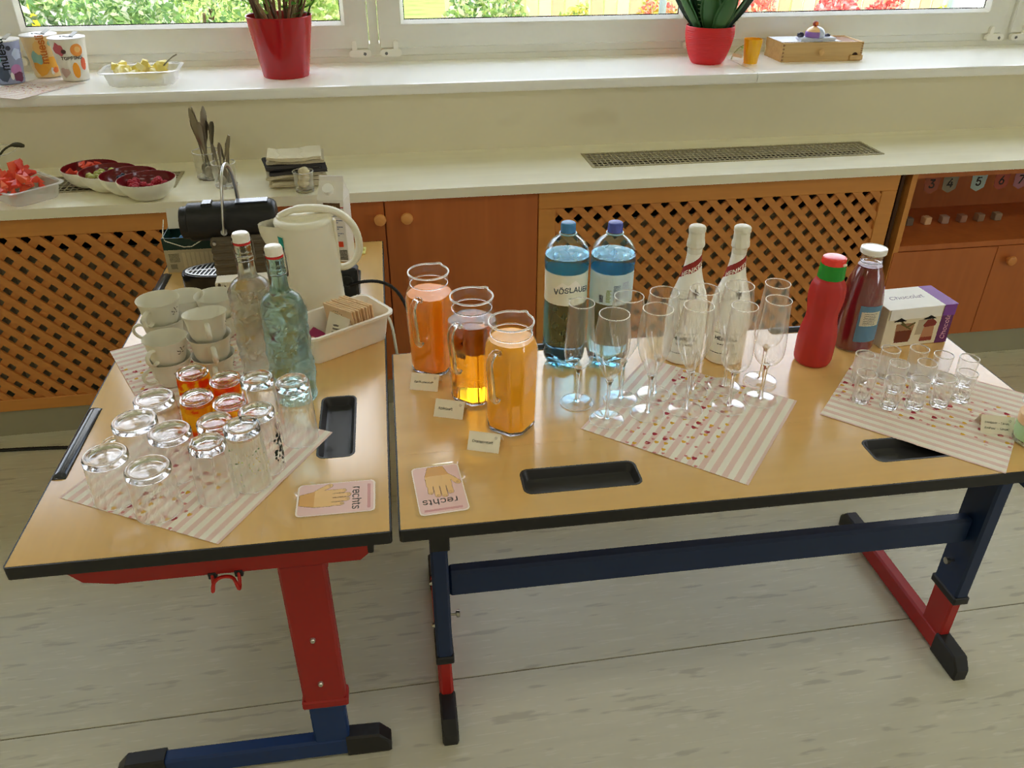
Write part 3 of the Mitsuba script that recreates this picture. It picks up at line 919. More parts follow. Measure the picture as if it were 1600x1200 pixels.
def water_bottle(x, y, rot, cap, front, label):
    p = Proto()
    prof = prof_spline(BP, 60)
    body = lathe([(0, .010), (.012, .008)] + prof + [(.0440, .2628), (0, .2628)], 60, fn=petal)
    v = np.array(body.vertices)
    th = np.arctan2(v[:, 1], v[:, 0])
    rr = np.hypot(v[:, 0], v[:, 1])
    low = (v[:, 2] < .02) & (rr > .01)
    v[low, 2] += .010 * (0.5 + 0.5 * np.cos(5 * th[low])) * (1 - v[low, 2] / .02)
    v[:, 2] -= v[:, 2].min()
    body.vertices = v
    p.add('body', out(body), 'water_blue', 50)
    p.add('shoulder', lathe(prof_spline(BT, 20), 60), 'thin_blue', 50)
    ring = out(torus(.0168, .0018, .3035, 32, 6))
    p.add('neck_ring', ring, ('gloss', (150, 190, 206)))
    ribs = lathe([(.0148, .306), (.0152, .3072), (.0152, .3225), (.0145, .325), (.0125, .3262), (0, .3265)], 48, fn=lambda t, r, z: r + (.0003 * np.sign(np.cos(24 * t)) if z < .322 else 0))
    p.add('cap', ribs, ('satin', cap), 30)
    lb = lathe([(.0450, .1595), (.0453, .160), (.0453, .2275), (.0450, .228)], 60)
    if front:
        p.add('label', lb, ('satin', (226, 232, 220)), 40, label='cream label with dark lettering')
        f = text('VÖSLAUER', .0115, .0002, True)
        f.vertices[:, 1] += -.0025 + 0.0045 * np.cos(f.vertices[:, 0] / .028 * 1.4)
        p.add('label/lettering', wrap(f, lambda z: .0453, .35, .188, .0002, .004), ('matte', (70, 86, 100)), False)
        p.add('label/small_print', wrap(extr(sbox(-.010, 0, .010, .0012), .0002), lambda z: .0453, .35, .176, .0002, .004), ('matte', (110, 124, 130)), False)
        p.add('label/hill_print', wrap(extr(Polygon([(-.03, 0), (-.012, .016), (.0, .009), (.016, .020), (.034, 0)]), .0001, 0), lambda z: .0453, .10, .196, .0001, .006), ('satin', (240, 242, 238)), False)
    else:
        p.add('label', lb, ('satin', (196, 218, 226)), 40, label='pale blue label with barcode and small print')
        bar = unary_union([sbox(i * .0011, 0, i * .0011 + (.0007 if i % 3 else .0004), .017) for i in range(9)])
        p.add('label/barcode', wrap(extr(bar, .0001), lambda z: .0453, -.55, .164, .0003, .01), ('matte', (60, 64, 90)), False)
        gr = unary_union([sbox(0, i * .0026, .009 + .002 * math.sin(i * 2), i * .0026 + .0017) for i in range(11)])
        p.add('label/green_print', wrap(extr(gr, .0001), lambda z: .0453, -.20, .166, .0003, .01), ('matte', (140, 160, 100)), False)
        tx = unary_union([sbox(0, i * .0017, .010 + .006 * abs(math.sin(i * 1.3)), i * .0017 + .0008) for i in range(22)])
        p.add('label/small_print', wrap(extr(tx, .0001), lambda z: .0453, .12, .168, .0003, .01), ('matte', (84, 100, 130)), False)
        tx2 = unary_union([sbox(0, i * .0022, .018, i * .0022 + .0006) for i in range(16)])
        p.add('label/small_print', wrap(extr(tx2, .0001), lambda z: .0453, .52, .176, .0003, .01), ('matte', (150, 150, 190)), False)
    p.place('water_bottle', label, 'bottle', W(x, y, rz=rot), 'blue plastic water bottles')


def face(x, y):
    return math.atan2(EYE[1] - y, EYE[0] - x)


water_bottle(.387, .503, face(.387, .503), (66, 130, 190), True, 'blue plastic water bottle with a light blue cap and a cream label')
water_bottle(.482, .490, face(.482, .490), (78, 92, 184), False, 'blue plastic water bottle with a violet blue cap and barcode label')

# ------------------------------------------------------------------ sparkling wine bottles
SP = [(.030, 0), (.0420, .002), (.0435, .006), (.0440, .02), (.0440, .105), (.0425, .128), (.0370, .155), (.0290, .180), (.0215, .205), (.0170, .230), (.0150, .252), (.0152, .262), (.0182, .266), (.0178, .275), (.0160, .284), (.0157, .296), (.0172, .299), (.0172, .305), (.0150, .3085), (.009, .3105), (0, .311)]
sr = pinterp([q for q in SP if q[1] > .0])


def sekt(x, y, label):
    p = Proto()
    lo = [q for q in SP if q[1] <= .252]
    hi = [q for q in SP if q[1] >= .252]
    p.add('bottle', lathe([(0, .004), (.02, .003)] + prof_spline(lo, 60), 64), ('gloss', (238, 237, 230)), 40)
    foil = lathe([(.0153, .2505)] + [(r + .0006, z) for r, z in prof_spline(hi, 44)[:-1]] + [(0, .3116)], 48, fn=lambda t, r, z: r + (.0004 * np.sin(9 * t + 70 * z) if .262 < z < .30 else 0))
    p.add('foil', foil, ('satin', (222, 220, 208)), 40, label='crinkled silver white foil')
    f = face(x, y) * 0
    bd = band(sr, -1.5, 1.9, lambda u: .192 + .050 * u - .012 * u * u, lambda u: .2155 + .050 * u - .012 * u * u, 40, 4, .0004)
    p.add('neck_band', bd, ('satin', (142, 34, 30)), True, label='dark red diagonal band')
    t = text('HENKELL', .0095, .0002, True)
    t.vertices[:, 1] += t.vertices[:, 0] * .62
    p.add('neck_band/lettering', wrap(t, lambda z: sr(z), .22, .2155, .0007, .003), ('matte', (240, 234, 222)), False)
    fl = unary_union([affinity.scale(Point(0, .004).buffer(.003), .55, 1.8), affinity.rotate(affinity.scale(Point(.003, 0).buffer(.0028), .6, 1.5), -50), affinity.rotate(affinity.scale(Point(-.003, 0).buffer(.0028), .6, 1.5), 50), sbox(-.006, -.0045, .006, -.003), affinity.scale(Point(0, -.008).buffer(.0022), .6, 1.7)])
    p.add('emblem', wrap(extr(fl, .0002), sr, .42, .170, .0006, .003), ('matte', (30, 30, 30)), False)
    sc = text('Blanc de Blancs', .0032, .0002, False, .5, .3)
    sc.vertices[:, 1] += sc.vertices[:, 0] * .25
    p.add('script_line', wrap(sc, sr, -.15, .157, .0006, .004), ('matte', (90, 88, 80)), False)
    for z, s, h in ((.062, 'HENKELL', .0085), (.051, 'BLANC DE BLANCS', .0030)):
        p.add('lettering', wrap(text(s, h, .0002, True), sr, .05, z, .0005, .004), ('matte', (36, 36, 36)), False)
    for z in (.079, .030):
        p.add('label_line', band(sr, -.75, .75, lambda u, z=z: z - .0006, lambda u, z=z: z + .0006, 20, 1, .0005), ('matte', (50, 48, 44)), True)
    for k in range(3):
        p.add('label_line', band(sr, -1.1, .3, lambda u, k=k: .168 - .004 * k + .006 * u + .003 * math.sin(3 * u + k), lambda u, k=k: .1684 - .004 * k + .006 * u + .003 * math.sin(3 * u + k), 24, 1, .0005), ('matte', (168, 160, 140)), True)
    p.place('sparkling_wine_bottle', label, 'bottle', W(x, y, rz=face(x, y)), 'white sparkling wine bottles')


sekt(.657, .486, 'white sparkling wine bottle with a red neck band, the one nearer the water bottles')
sekt(.749, .470, 'white sparkling wine bottle with a red neck band, the one nearer the red squeeze bottle')

# ------------------------------------------------------------------ champagne flutes
def flute_proto(bowl, rim_r, rim_z, stem_top):
    p = Proto()
    p.add('bowl', lathe(prof_spline(bowl, 30), 48), 'hazy_flute_wall', True)
    p.add('rim', out(torus(rim_r, .0009, rim_z, 48, 8)), 'rim_glint_glass', 60)
    st = [(0, .0045), (.0062, .0048), (.0048, .010), (.0036, .022), (.0033, .045), (.0036, stem_top - .012), (.0050, stem_top - .004), (.0080, stem_top + .003), (.0066, stem_top + .0045), (0, stem_top + .0035)]
    p.add('stem', out(lathe(st, 24)), 'glass', 50)
    p.add('foot', lathe([(.0340, .0008), (.026, .0022), (.012, .0040), (.006, .0050)], 48), 'hazy_flute_wall', True)
    p.add('foot/edge', out(torus(.0341, .0010, .0010, 48, 8)), 'rim_glint_glass', 60)
    return p


tulip = flute_proto([(.0065, .084), (.016, .088), (.0250, .098), (.0293, .112), (.0300, .125), (.0288, .150), (.0262, .190), (.0245, .226)], .0245, .226, .080)
vee = flute_proto([(.0055, .092), (.0110, .100), (.0200, .118), (.0285, .140), (.0330, .162), (.0340, .178), (.0325, .200), (.0295, .222), (.0280, .233)], .0280, .233, .088)
FL = [(.379, .335, 't', 'leftmost champagne flute, slim, standing in front of the first water bottle'),
      (.422, .260, 'v', 'front left champagne flute with a pointed bowl on the napkin corner'),
      (.470, .329, 'v', 'champagne flute with a pointed bowl behind the front left one'),
      (.543, .336, 'v', 'champagne flute standing left in front of the first white wine bottle'),
      (.508, .268, 'v', 'front row champagne flute, second from the left on the napkin'),
      (.588, .269, 'v', 'front row champagne flute, third from the left on the napkin'),
      (.625, .337, 'v', 'champagne flute standing between and before the two white wine bottles'),
      (.699, .341, 'v', 'champagne flute standing before the second white wine bottle'),
      (.679, .266, 't', 'front row champagne flute, fourth from the left on the napkin'),
      (.786, .354, 't', 'rearmost champagne flute at the right end of the group'),
      (.754, .281, 't', 'front right champagne flute at the right end of the group')]
for x, y, k, lab in FL:
    on = 0.0034 if x > .40 else 0
    (tulip if k == 't' else vee).place('champagne_flute', lab, 'glass', W(x, y, on, rz=x * 7), 'champagne flutes')

# ------------------------------------------------------------------ red squeeze bottle, syrup bottle, box
p = Proto()
SQ = [(.020, .0), (.0310, .003), (.0335, .012), (.0335, .055), (.0310, .085), (.0275, .108), (.0268, .120), (.0290, .140), (.0310, .160), (.0305, .178), (.0275, .194), (.0235, .202), (.0228, .206)]
fq = lambda t, r, z: r * (1 + .035 * np.cos(4 * (t + 2.2 * z)) * math.sin(min(1, z / .03) * PI / 2) * math.sin(min(1, (.206 - z) / .03) * PI / 2) + .012 * np.cos(8 * t + 3 * z))
SQ = [(r_ * 1.18, z) for r_, z in SQ]
p.add('bottle', lathe([(0, .003), (.016, .002)] + prof_spline(SQ, 60), 72, fn=fq), ('satin', (178, 42, 40)), True)
p.add('cap', lathe([(.0262, .205), (.0276, .206), (.0262, .234), (.0258, .2375)], 40), ('satin', (30, 140, 44)), 30, label='green cap')
p.add('cap/lid', lathe([(.0258, .2376), (.0250, .246), (.0238, .2495), (.020, .251), (0, .2515)], 40), ('gloss', (232, 60, 52)), 40, label='red flip lid')
p.add('cap/side_piece', band(lambda z: .0258, 1.0, 3.9, lambda u: .2374, lambda u: .2472 - .001 * u, 14, 3, .0003), ('satin', (30, 140, 44)), True)
p.add('cap/lip', move(bx(.0240, .0290, -.005, .005, .239, .2435, .001), rz=.8), ('satin', (238, 220, 210)), False)
p.place('squeeze_bottle', 'red plastic squeeze bottle of syrup with a green and red cap', 'bottle', W(.939, .421, rz=face(.939, .421) + .2, ry=.02))

p = Proto()
GB = [(.034, .0), (.0455, .003), (.0475, .010), (.0475, .095), (.0460, .120), (.0410, .150), (.0325, .180), (.0245, .200), (.0212, .212), (.0208, .218), (.0235, .221)]
gbr = pinterp(GB)
p.add('glass', lathe(prof_spline(GB, 50), 56), 'thin', 40)
p.add('glass/neck', out(lathe([(.0190, .205), (.0228, .206), (.0212, .212), (.0240, .222), (.0225, .226), (.0195, .226), (.0190, .206)], 40)), 'glass', 40)
lp = [(r - .0012, z) for r, z in prof_spline(GB, 50) if .003 < z < .198]
p.add('syrup', lathe([(0, .003)] + lp + [(lp[-1][0], .1985), (0, .1988)], 56), ('gloss', (112, 22, 36)), 40, label='dark raspberry syrup')
p.add('lid', lathe([(.0262, .226), (.0278, .227), (.0282, .234), (.0275, .2375), (.0240, .2385), (.0230, .2375), (0, .2378)], 48), ('gloss', (232, 232, 230)), 30, label='white screw lid')
p.add('label', band(gbr, .05, 1.25, lambda u: .030, lambda u: .118 - .002 * u, 20, 8, .0006), ('satin', (90, 130, 160)), True, label='blue back label')
p.add('label/text_field', band(gbr, .15, 1.1, lambda u: .070, lambda u: .104, 20, 4, .0010), ('satin', (206, 200, 180)), True)
ln = unary_union([sbox(-.016, i * .0042, .014 - .004 * (i % 2), i * .0042 + .0012) for i in range(7)])
p.add('label/small_print', wrap(extr(ln, .0002), gbr, .62, .0735, .0012, .006), ('matte', (120, 120, 116)), False)
p.add('label', band(gbr, -1.75, -.95, lambda u: .040 + .01 * (1 - u), lambda u: .105 - .03 * (1 - u) ** 2, 16, 6, .0006), ('satin', (200, 220, 232)), True, label='pale blue fruit label')
for i, (a, z, c) in enumerate(((-1.2, .056, (226, 150, 40)), (-1.35, .062, (208, 60, 60)), (-1.12, .068, (220, 70, 80)), (-1.25, .050, (236, 190, 60)), (-1.08, .050, (120, 150, 60)))):
    p.add('label/fruit_print', wrap(extr(Point(0, 0).buffer(.0052), .0002), gbr, a, z, .0010, .003), ('satin', c), False)
p.place('syrup_bottle', 'tall glass bottle of dark raspberry syrup with a white lid', 'bottle', W(1.066, .480, rz=face(1.066, .480)))

p = Proto()
bw, bd_, bh = .170, .100, .098
CR = ('satin', (216, 206, 182))
PU = ('satin', (92, 30, 92))
p.add('carton', join(bx(-bw / 2, bw / 2, 0, bd_, .001, bh - .001, .001)), CR, False, label='cream cardboard')
p.add('side_sleeve', join(bx(bw / 2 - .030, bw / 2 + .0008, -.0008, bd_ + .0008, .001, bh * .78, .0003)), PU, False, label='purple end')
p.add('lid', join(bx(-bw / 2 - .002, bw / 2 - .030, -.002, bd_, bh, bh + .0012), bx(-bw / 2 + .004, bw / 2 - .034, -.0026, -.0014, bh - .026, bh + .0008)), ('satin', (226, 224, 220)), False, label='loose white lid flap')
p.add('lid/purple_end', join(bx(bw / 2 - .030, bw / 2 + .004, -.002, bd_, bh, bh + .0012), bx(bw / 2 - .030, bw / 2 + .0005, -.0024, -.0010, bh - .026, bh), bx(bw / 2 + .0008, bw / 2 + .0020, -.001, bd_, bh - .026, bh)), ('satin', (120, 60, 150)), False)
tri = Polygon([(-.016, 0), (.016, 0), (.0, .009)])
for x in (-.052, .024):
    p.add('thumb_hole', move(extr(tri, .0012), (x, -.0022, bh - .030), rx=PI / 2), ('matte', (14, 12, 12)), False)
gl = [('glass_print', [(-.055, .018), (-.014, .018), (-.011, .060), (-.058, .060)], (150, 110, 80)), ('drink_print', [(-.053, .012), (-.016, .012), (-.0145, .042), (-.0545, .042)], (104, 44, 24)), ('saucer_print', [(-.004, .028), (.022, .028), (.028, .066), (-.002, .066)], (176, 162, 140)),
      ('cup_print', [(.012, .012), (.044, .012), (.042, .050), (.016, .050)], (176, 124, 92)), ('berry_print', [(.012, .050), (.020, .064), (.034, .066), (.046, .056), (.044, .048), (.018, .046)], (120, 36, 26)), ('cocoa_print', [(.012, .010), (.044, .010), (.043, .020), (.013, .020)], (130, 50, 36))]
for i, (n, q, c) in enumerate(gl):
    p.add(n, move(extr(Polygon(q), .0003), (0, -.0001 - i * .0001, 0), rx=PI / 2), ('satin', c), False)
p.add('straw_print', move(extr(unary_union([LineString([(-.050, .070), (-.030, .050), (-.012, .060)]).buffer(.002), LineString([(-.046, .060), (-.02, .045)]).buffer(.0016)]), .0003), (0, -.0008, 0), rx=PI / 2), ('satin', (90, 80, 40)), False)
tx = text('Chocolat', .012, .0003, False, 0, .2)
tx = move(tx, rz=PI / 2)
tx = move(tx, (bw / 2 - .008, -.0009, .010), rx=PI / 2)
p.add('lettering', tx, ('matte', (220, 170, 190)), False)
p.add('lid/lettering', move(text('Chocolat', .015, .0003, False, .5, .2), (-.01, .045, bh + .0012)), ('matte', (140, 130, 150)), False)
p.place('cardboard_box', 'purple and cream cardboard box with dessert pictures beside the syrup bottle', 'box', W(1.204, .450, rz=.045))

# ------------------------------------------------------------------ shot glasses, jar at the edge
sg = Proto()
sg.add('wall', lathe([(.0150, .0105), (.0172, .013), (.0180, .03), (.0196, .066)], 40), 'hazy_glass_wall', True)
sg.add('rim', out(torus(.0188, .0012, .0665, 40, 8)), 'rim_glint_glass', 60)
sg.add('base', out(lathe([(0, .0030), (.010, .0022), (.0150, .0), (.0168, .0012), (.0173, .006), (.0176, .013), (.0168, .0142), (.0135, .0120), (.006, .0100), (0, .0096)], 40)), 'glass', 50)
SG = [(.992, .315, 'back row, first from the left'), (1.058, .327, 'back row, second from the left'), (1.120, .320, 'back row, third from the left'), (1.154, .287, 'back row, fourth from the left'), (1.199, .266, 'back row, last on the right'),
      (1.042, .269, 'middle row, left'), (1.101, .263, 'middle row, right'), (.954, .242, 'front row, first from the left'), (.999, .212, 'front row, second from the left'), (1.049, .204, 'front row, third from the left'), (1.104, .203, 'front row, fourth from the left'), (1.157, .212, 'front row, last on the right')]
for x, y, lab in SG:
    sg.place('shot_glass', 'small clear shot glass on the striped napkin: ' + lab, 'glass', W(x, y, .0034 if x < 1.25 else 0, rz=x * 9), 'shot glasses on the napkin')

p = Proto()
p.add('wall', lathe([(.030, .004), (.034, .012), (.036, .05), (.037, .085)], 44), 'thin', True)
p.add('base', out(lathe([(0, .002), (.028, .0), (.032, .003), (.0335, .010), (.028, .008), (0, .007)], 44)), 'glass', 50)
p.add('rim', out(torus(.037, .0011, .085, 44, 8)), 'rim_glint_glass', 60)
p.add('filling', lathe([(0, .009), (.031, .010), (.0335, .02), (.0345, .042), (0, .043)], 40), ('satin', (176, 220, 176)), 40, label='pale green filling')
p.add('filling', lathe([(0, .044), (.0345, .0435), (.0350, .062), (0, .063)], 40), ('satin', (236, 196, 150)), 40, label='peach coloured layer')
p.place('dessert_glass', 'glass with pale green and peach layers cut off by the right picture edge', 'glass', W(1.206, .062))

# ------------------------------------------------------------------ laminated hand cards
def hand_poly():
    f = [LineString([(-.017, .050), (-.0185, .074)]).buffer(.0048), LineString([(-.0065, .052), (-.007, .082)]).buffer(.0050), LineString([(.005, .052), (.005, .080)]).buffer(.0049), LineString([(.0155, .048), (.0165, .071)]).buffer(.0044)]
    palm = Polygon([(-.0215, .030), (-.022, .056), (.0205, .054), (.0205, .026), (.013, .0), (-.013, .0)]).buffer(.001)
    th = LineString([(-.014, .022), (-.027, .038), (-.035, .050)]).buffer(.0050)
    return unary_union(f + [palm, th]), f


HP, FG = hand_poly()


def hand_card(M, label, tear):
    p = Proto()
    w, h = .086, .134
    p.add('laminate', extr(Polygon(rrect(w + .014, h + .012, .010)), .0003), 'thin', False, label='clear film border')
    p.add('card', extr(Polygon(rrect(w, h, .009)), .0004, .0001), ('satin', (240, 226, 216)), False)
    p.add('pink_field', extr(Polygon(rrect(w - .004, h - .006, .008)), .0003, .0004), ('satin', (230, 194, 192)), False)
    hp = affinity.translate(HP, 0, -.062)
    p.add('hand_outline', extr(hp.buffer(.0007), .0002, .0006), ('satin', (130, 90, 60)), False)
    sk = hp
    p.add('hand_print', extr(sk, .0002, .0007), ('satin', (232, 190, 130)), False)
    p.add('hand_print', extr(hp.intersection(sbox(-.05, -.07, .05, -.037)), .0001, .00085), ('satin', (216, 164, 96)), False)
    fl = unary_union([affinity.translate(LineString([(a, b), (a, c)]).buffer(.0004), 0, -.062) for a, b, c in ((-.0118, .056, .076), (-.0008, .056, .078), (.0105, .054, .074))])
    nl = unary_union([affinity.translate(Point(a, b).buffer(.0024), 0, -.062).difference(affinity.translate(Point(a, b).buffer(.0018), 0, -.062)) for a, b in ((-.0185, .075), (-.007, .083), (.005, .081), (.0165, .072), (-.0345, .0495))])
    p.add('hand_outline', extr(unary_union([fl, nl]), .0001, .0009), ('satin', (130, 90, 60)), False)
    p.add('lettering', move(text('rechts', .0155, .0002, False), (.004, .028, .0007)), ('matte', (40, 36, 36)), False)
    p.add('stripe', extr(sbox(-.032, .0535, .034, .0590), .0002, .0006), ('satin', (208, 150, 152)), False)
    p.place('laminated_card', label, 'picture card', M, 'laminated hand cards')


hand_card(W(-.103, .102, .0004, rz=-PI / 2 - .02), 'pink laminated card reading rechts with a hand, lying sideways on the left desk', 0)
hand_card(W(.076, .099, .0004, rz=PI + .06), 'pink laminated card reading rechts with a hand, lying upside down on the right desk', 1)
#@@LEFT
# ------------------------------------------------------------------ upturned tumblers
def tumbler_proto(rt, rb, h, base=.012, oct_=False, dimple=.5, deco=None, handle=False):
    """stands upside down: base on top (radius rt), rim on the napkin (radius rb)"""
    p = Proto()
    n = 48
    fn = None
    if oct_:
        fn = lambda th, r, z: r * np.cos(PI / 8) / np.cos((th % (PI / 4)) - PI / 8) * (1 if z > .02 else 1) if z > .02 else r + 0 * th
    w = [(rb, .001), (rb - (rb - rt) * .25, h * .25), (rb - (rb - rt) * .7, h * .7), (rt, h - base)]
    p.add('wall', lathe(w, n, fn=fn), 'thin' if deco in SWIRLS else 'hazy_glass_wall', 40)
    p.add('rim', out(torus(rb - .0008, .0011, .0012, n, 8)), 'rim_glint_glass', 60)
    b = [(0, h - base * .75), (rt * .55, h - base * .8), (rt * .9, h - base), (rt, h - base + .0005), (rt * 1.0, h - .004), (rt * .94, h - .0008), (rt * .84, h), (rt * .74, h - .0012), (rt * .66, h - .0030), (rt * .3, h - .0042), (0, h - .0045)]
    p.add('base', out(lathe(b, n, fn=fn)), 'glass', 35)
    if deco:
        deco(p, pinterp(w), h)
    if handle:
        p.add('handle', tube(spline([(rb - .002, 0, h * .22), (rb + .018, 0, h * .26), (rb + .026, 0, h * .45), (rb + .018, 0, h * .66), (rt - .001, 0, h * .72)], 24), .0055, 10, flat=(1.3, .8)), 'glass', 40)
    return p


SWIRLS = []


def swirl(cols, seed, z0, z1):
    def d(p, rf, h):
        n, k = 72, 30
        th, zz = np.meshgrid(np.arange(n) * 2 * PI / n, np.linspace(z0, z1 * h, k), indexing='ij')
        r = np.vectorize(rf)(zz) + .0004
        v = np.c_[(r * np.cos(th)).ravel(), (r * np.sin(th)).ravel(), zz.ravel()]
        i, j = np.meshgrid(np.arange(n), np.arange(k - 1), indexing='ij')
        a, b = i * k + j, ((i + 1) % n) * k + j
        f = np.stack([a, b, b + 1, a + 1], -1).reshape(-1, 4)
        m = mesh_of((v, f))
        q = meshkit.fbm(v * 42 + seed, 2, seed)
        col = np.array([lin(c) for c in cols])[np.clip(((q - .28) / .44 * len(cols)).astype(int), 0, len(cols) - 1)]
        p.add('printed_band', m, ('leaf', col), True, label='orange, red and yellow swirl print')
    SWIRLS.append(d)
    return d


def specks(cols, n, size, seed, lo=.15, hi=.75, th=(0, 2 * PI), frost=False):
    def d(p, rf, h):
        r = random.Random(seed)
        if frost:
            p.add('frosted_band', lathe([(rf(z) + .0003, z) for z in np.linspace(.004, h * .86, 8)], 48), 'frost_thin', True)
        ms = [[] for _ in cols]
        for _ in range(n):
            s = size * r.uniform(.6, 1.4)
            q = Point(0, 0).buffer(s, 2)
            q = affinity.scale(q, r.uniform(.6, 1.6), 1)
            ms[r.randrange(len(cols))].append(wrap(extr(q, .0002), rf, r.uniform(*th), r.uniform(lo, hi) * h, .0006))
        for c, m in zip(cols, ms):
            p.add('flower_print', join(*m), ('matte', c), False)
    return d


OR = [(240, 70, 30), (246, 110, 36), (252, 204, 40), (248, 170, 40), (238, 66, 30)]
tw = tumbler_proto(.0365, .0385, .092)
tm = tumbler_proto(.0385, .0390, .092, handle=True)
to1 = tumbler_proto(.0305, .0330, .090, base=.007, deco=swirl(OR, 3, .004, .91))
to2 = tumbler_proto(.0305, .0330, .090, base=.007, deco=swirl(OR[::-1], 8, .004, .91))
to3 = tumbler_proto(.0305, .0330, .090, base=.007, deco=swirl([(244, 180, 40), (238, 150, 30), (230, 80, 30)], 5, .004, .86))
ts = tumbler_proto(.0315, .0330, .090)
t8 = tumbler_proto(.0310, .0345, .115, base=.014, oct_=True)
tf = tumbler_proto(.0305, .0335, .125, base=.014, deco=specks([(70, 96, 60), (150, 170, 90), (190, 170, 90), (96, 120, 80)], 110, .0011, 4, frost=True))
tb = tumbler_proto(.0310, .0335, .125, base=.012, deco=specks([(30, 44, 36), (24, 30, 28)], 46, .0030, 6, .10, .62, (-1.1, .5)))
tc = tumbler_proto(.0305, .0340, .125, base=.013, deco=specks([(196, 200, 160), (180, 190, 150)], 30, .0016, 9, .2, .75))
tl = tumbler_proto(.0305, .0335, .130, base=.014)
GT = 'upturned tumblers'
for pr_, x, y, rz, lab in [
    (tw, -.475, .163, 0, 'wide clear tumbler turned upside down at the left corner of the napkin'),
    (tw, -.397, .115, 1, 'wide clear tumbler turned upside down, frontmost of the group'),
    (tm, -.450, .263, 3.6, 'clear glass mug with a handle turned upside down near the black edge grip'),
    (tw, -.382, .218, 2, 'wide clear tumbler turned upside down in the middle of the napkin'),
    (tw, -.431, .335, 3, 'wide clear tumbler turned upside down next to the front cup stack'),
    (to1, -.378, .428, 0, 'orange and red patterned tumbler turned upside down, rear left of the four orange ones'),
    (to2, -.310, .390, 1, 'orange and yellow patterned tumbler turned upside down, rear right of the four orange ones'),
    (to3, -.355, .332, .5, 'amber yellow patterned tumbler turned upside down, front left of the four orange ones'),
    (to1, -.292, .306, 2.5, 'red orange patterned tumbler turned upside down, front right of the four orange ones'),
    (ts, -.310, .242, 0, 'small clear tumbler turned upside down in front of the orange tumblers'),
    (t8, -.303, .139, .3, 'tall eight-sided clear tumbler turned upside down at the napkin front'),
    (tf, -.249, .166, 0, 'frosted tumbler with green and gold specks turned upside down'),
    (tb, -.229, .209, .3, 'clear tumbler with black flower print turned upside down'),
    (tc, -.239, .322, 0, 'clear tumbler with pale print turned upside down before the clear swing-top bottle'),
    (tl, -.172, .291, 0, 'tall clear tumbler turned upside down before the blue green swing-top bottle')]:
    pr_.place('tumbler', lab, 'glass', W(x, y, .0026, rz=rz), GT)

# ------------------------------------------------------------------ porcelain cups
cp = Proto()
co = [(.0270, .0), (.0290, .0), (.0300, .003), (.0325, .006), (.0375, .016), (.0410, .036), (.0450, .056), (.0480, .0635)]
ci = [(.0480, .0635), (.0476, .0642), (.0468, .0638), (.0430, .055), (.0390, .036), (.0355, .017), (.0300, .0075), (0, .0065)]
cp.add('body', lathe([(0, .002), (.0215, .002)] + prof_spline(co, 20) + ci[1:], 48), ('gloss', (214, 211, 196)), 50)
cp.add('handle', tube(spline([(.040, 0, .047), (.054, 0, .052), (.066, 0, .044), (.064, 0, .028), (.050, 0, .018), (.036, 0, .022)], 24), [.0042] * 24, 10, flat=(1.35, .8)), ('gloss', (214, 211, 196)), 50)
cf = pinterp(co)
ms = []
rr_ = random.Random(5)
for (a, b) in ((0, 0), (.005, .004), (-.006, .003), (.009, -.003), (.002, .009), (-.003, -.005), (.012, .007)):
    ms.append(wrap(extr(affinity.rotate(affinity.scale(Point(0, 0).buffer(.0021, 4), 1.6, .6), rr_.uniform(0, 180)), .0002), cf, 1.35 + a / .045, .038 + b, .0004, .002))
cp.add('flower_print', join(*ms), ('matte', (120, 116, 104)), False)
STK = [((-.449, .545), 2, [(.0, 3.9), (.04, 4.3)], 'front left cup stack'), ((-.470, .638), 3, [(0, 4.2), (0, 3.2), (0, 4.4)], 'rear left cup stack'),
       ((-.360, .547), 3, [(0, 4.9), (0, 5.0), (.13, 4.95)], 'front right cup stack'), ((-.377, .742), 2, [(0, 3.6), (0, 3.5)], 'rear right cup stack'), ((-.444, .748), 2, [(0, 1.2), (0, .8)], 'cup pair between the rear stacks')]
for (x, y), n, rots, nm in STK:
    for k in range(n):
        pos = 'bottom' if k == 0 else ('top' if k == n - 1 else 'middle')
        cp.place('porcelain_cup', f'{"tilted " if rots[k][0] > .1 else ""}white porcelain cup with grey flowers, {pos} of the {nm}', 'cup', W(x, y, .0045 + .0462 * k, rz=rots[k][1], ry=-rots[k][0] if rots[k][0] else 0, s=.93), 'stacked porcelain cups')

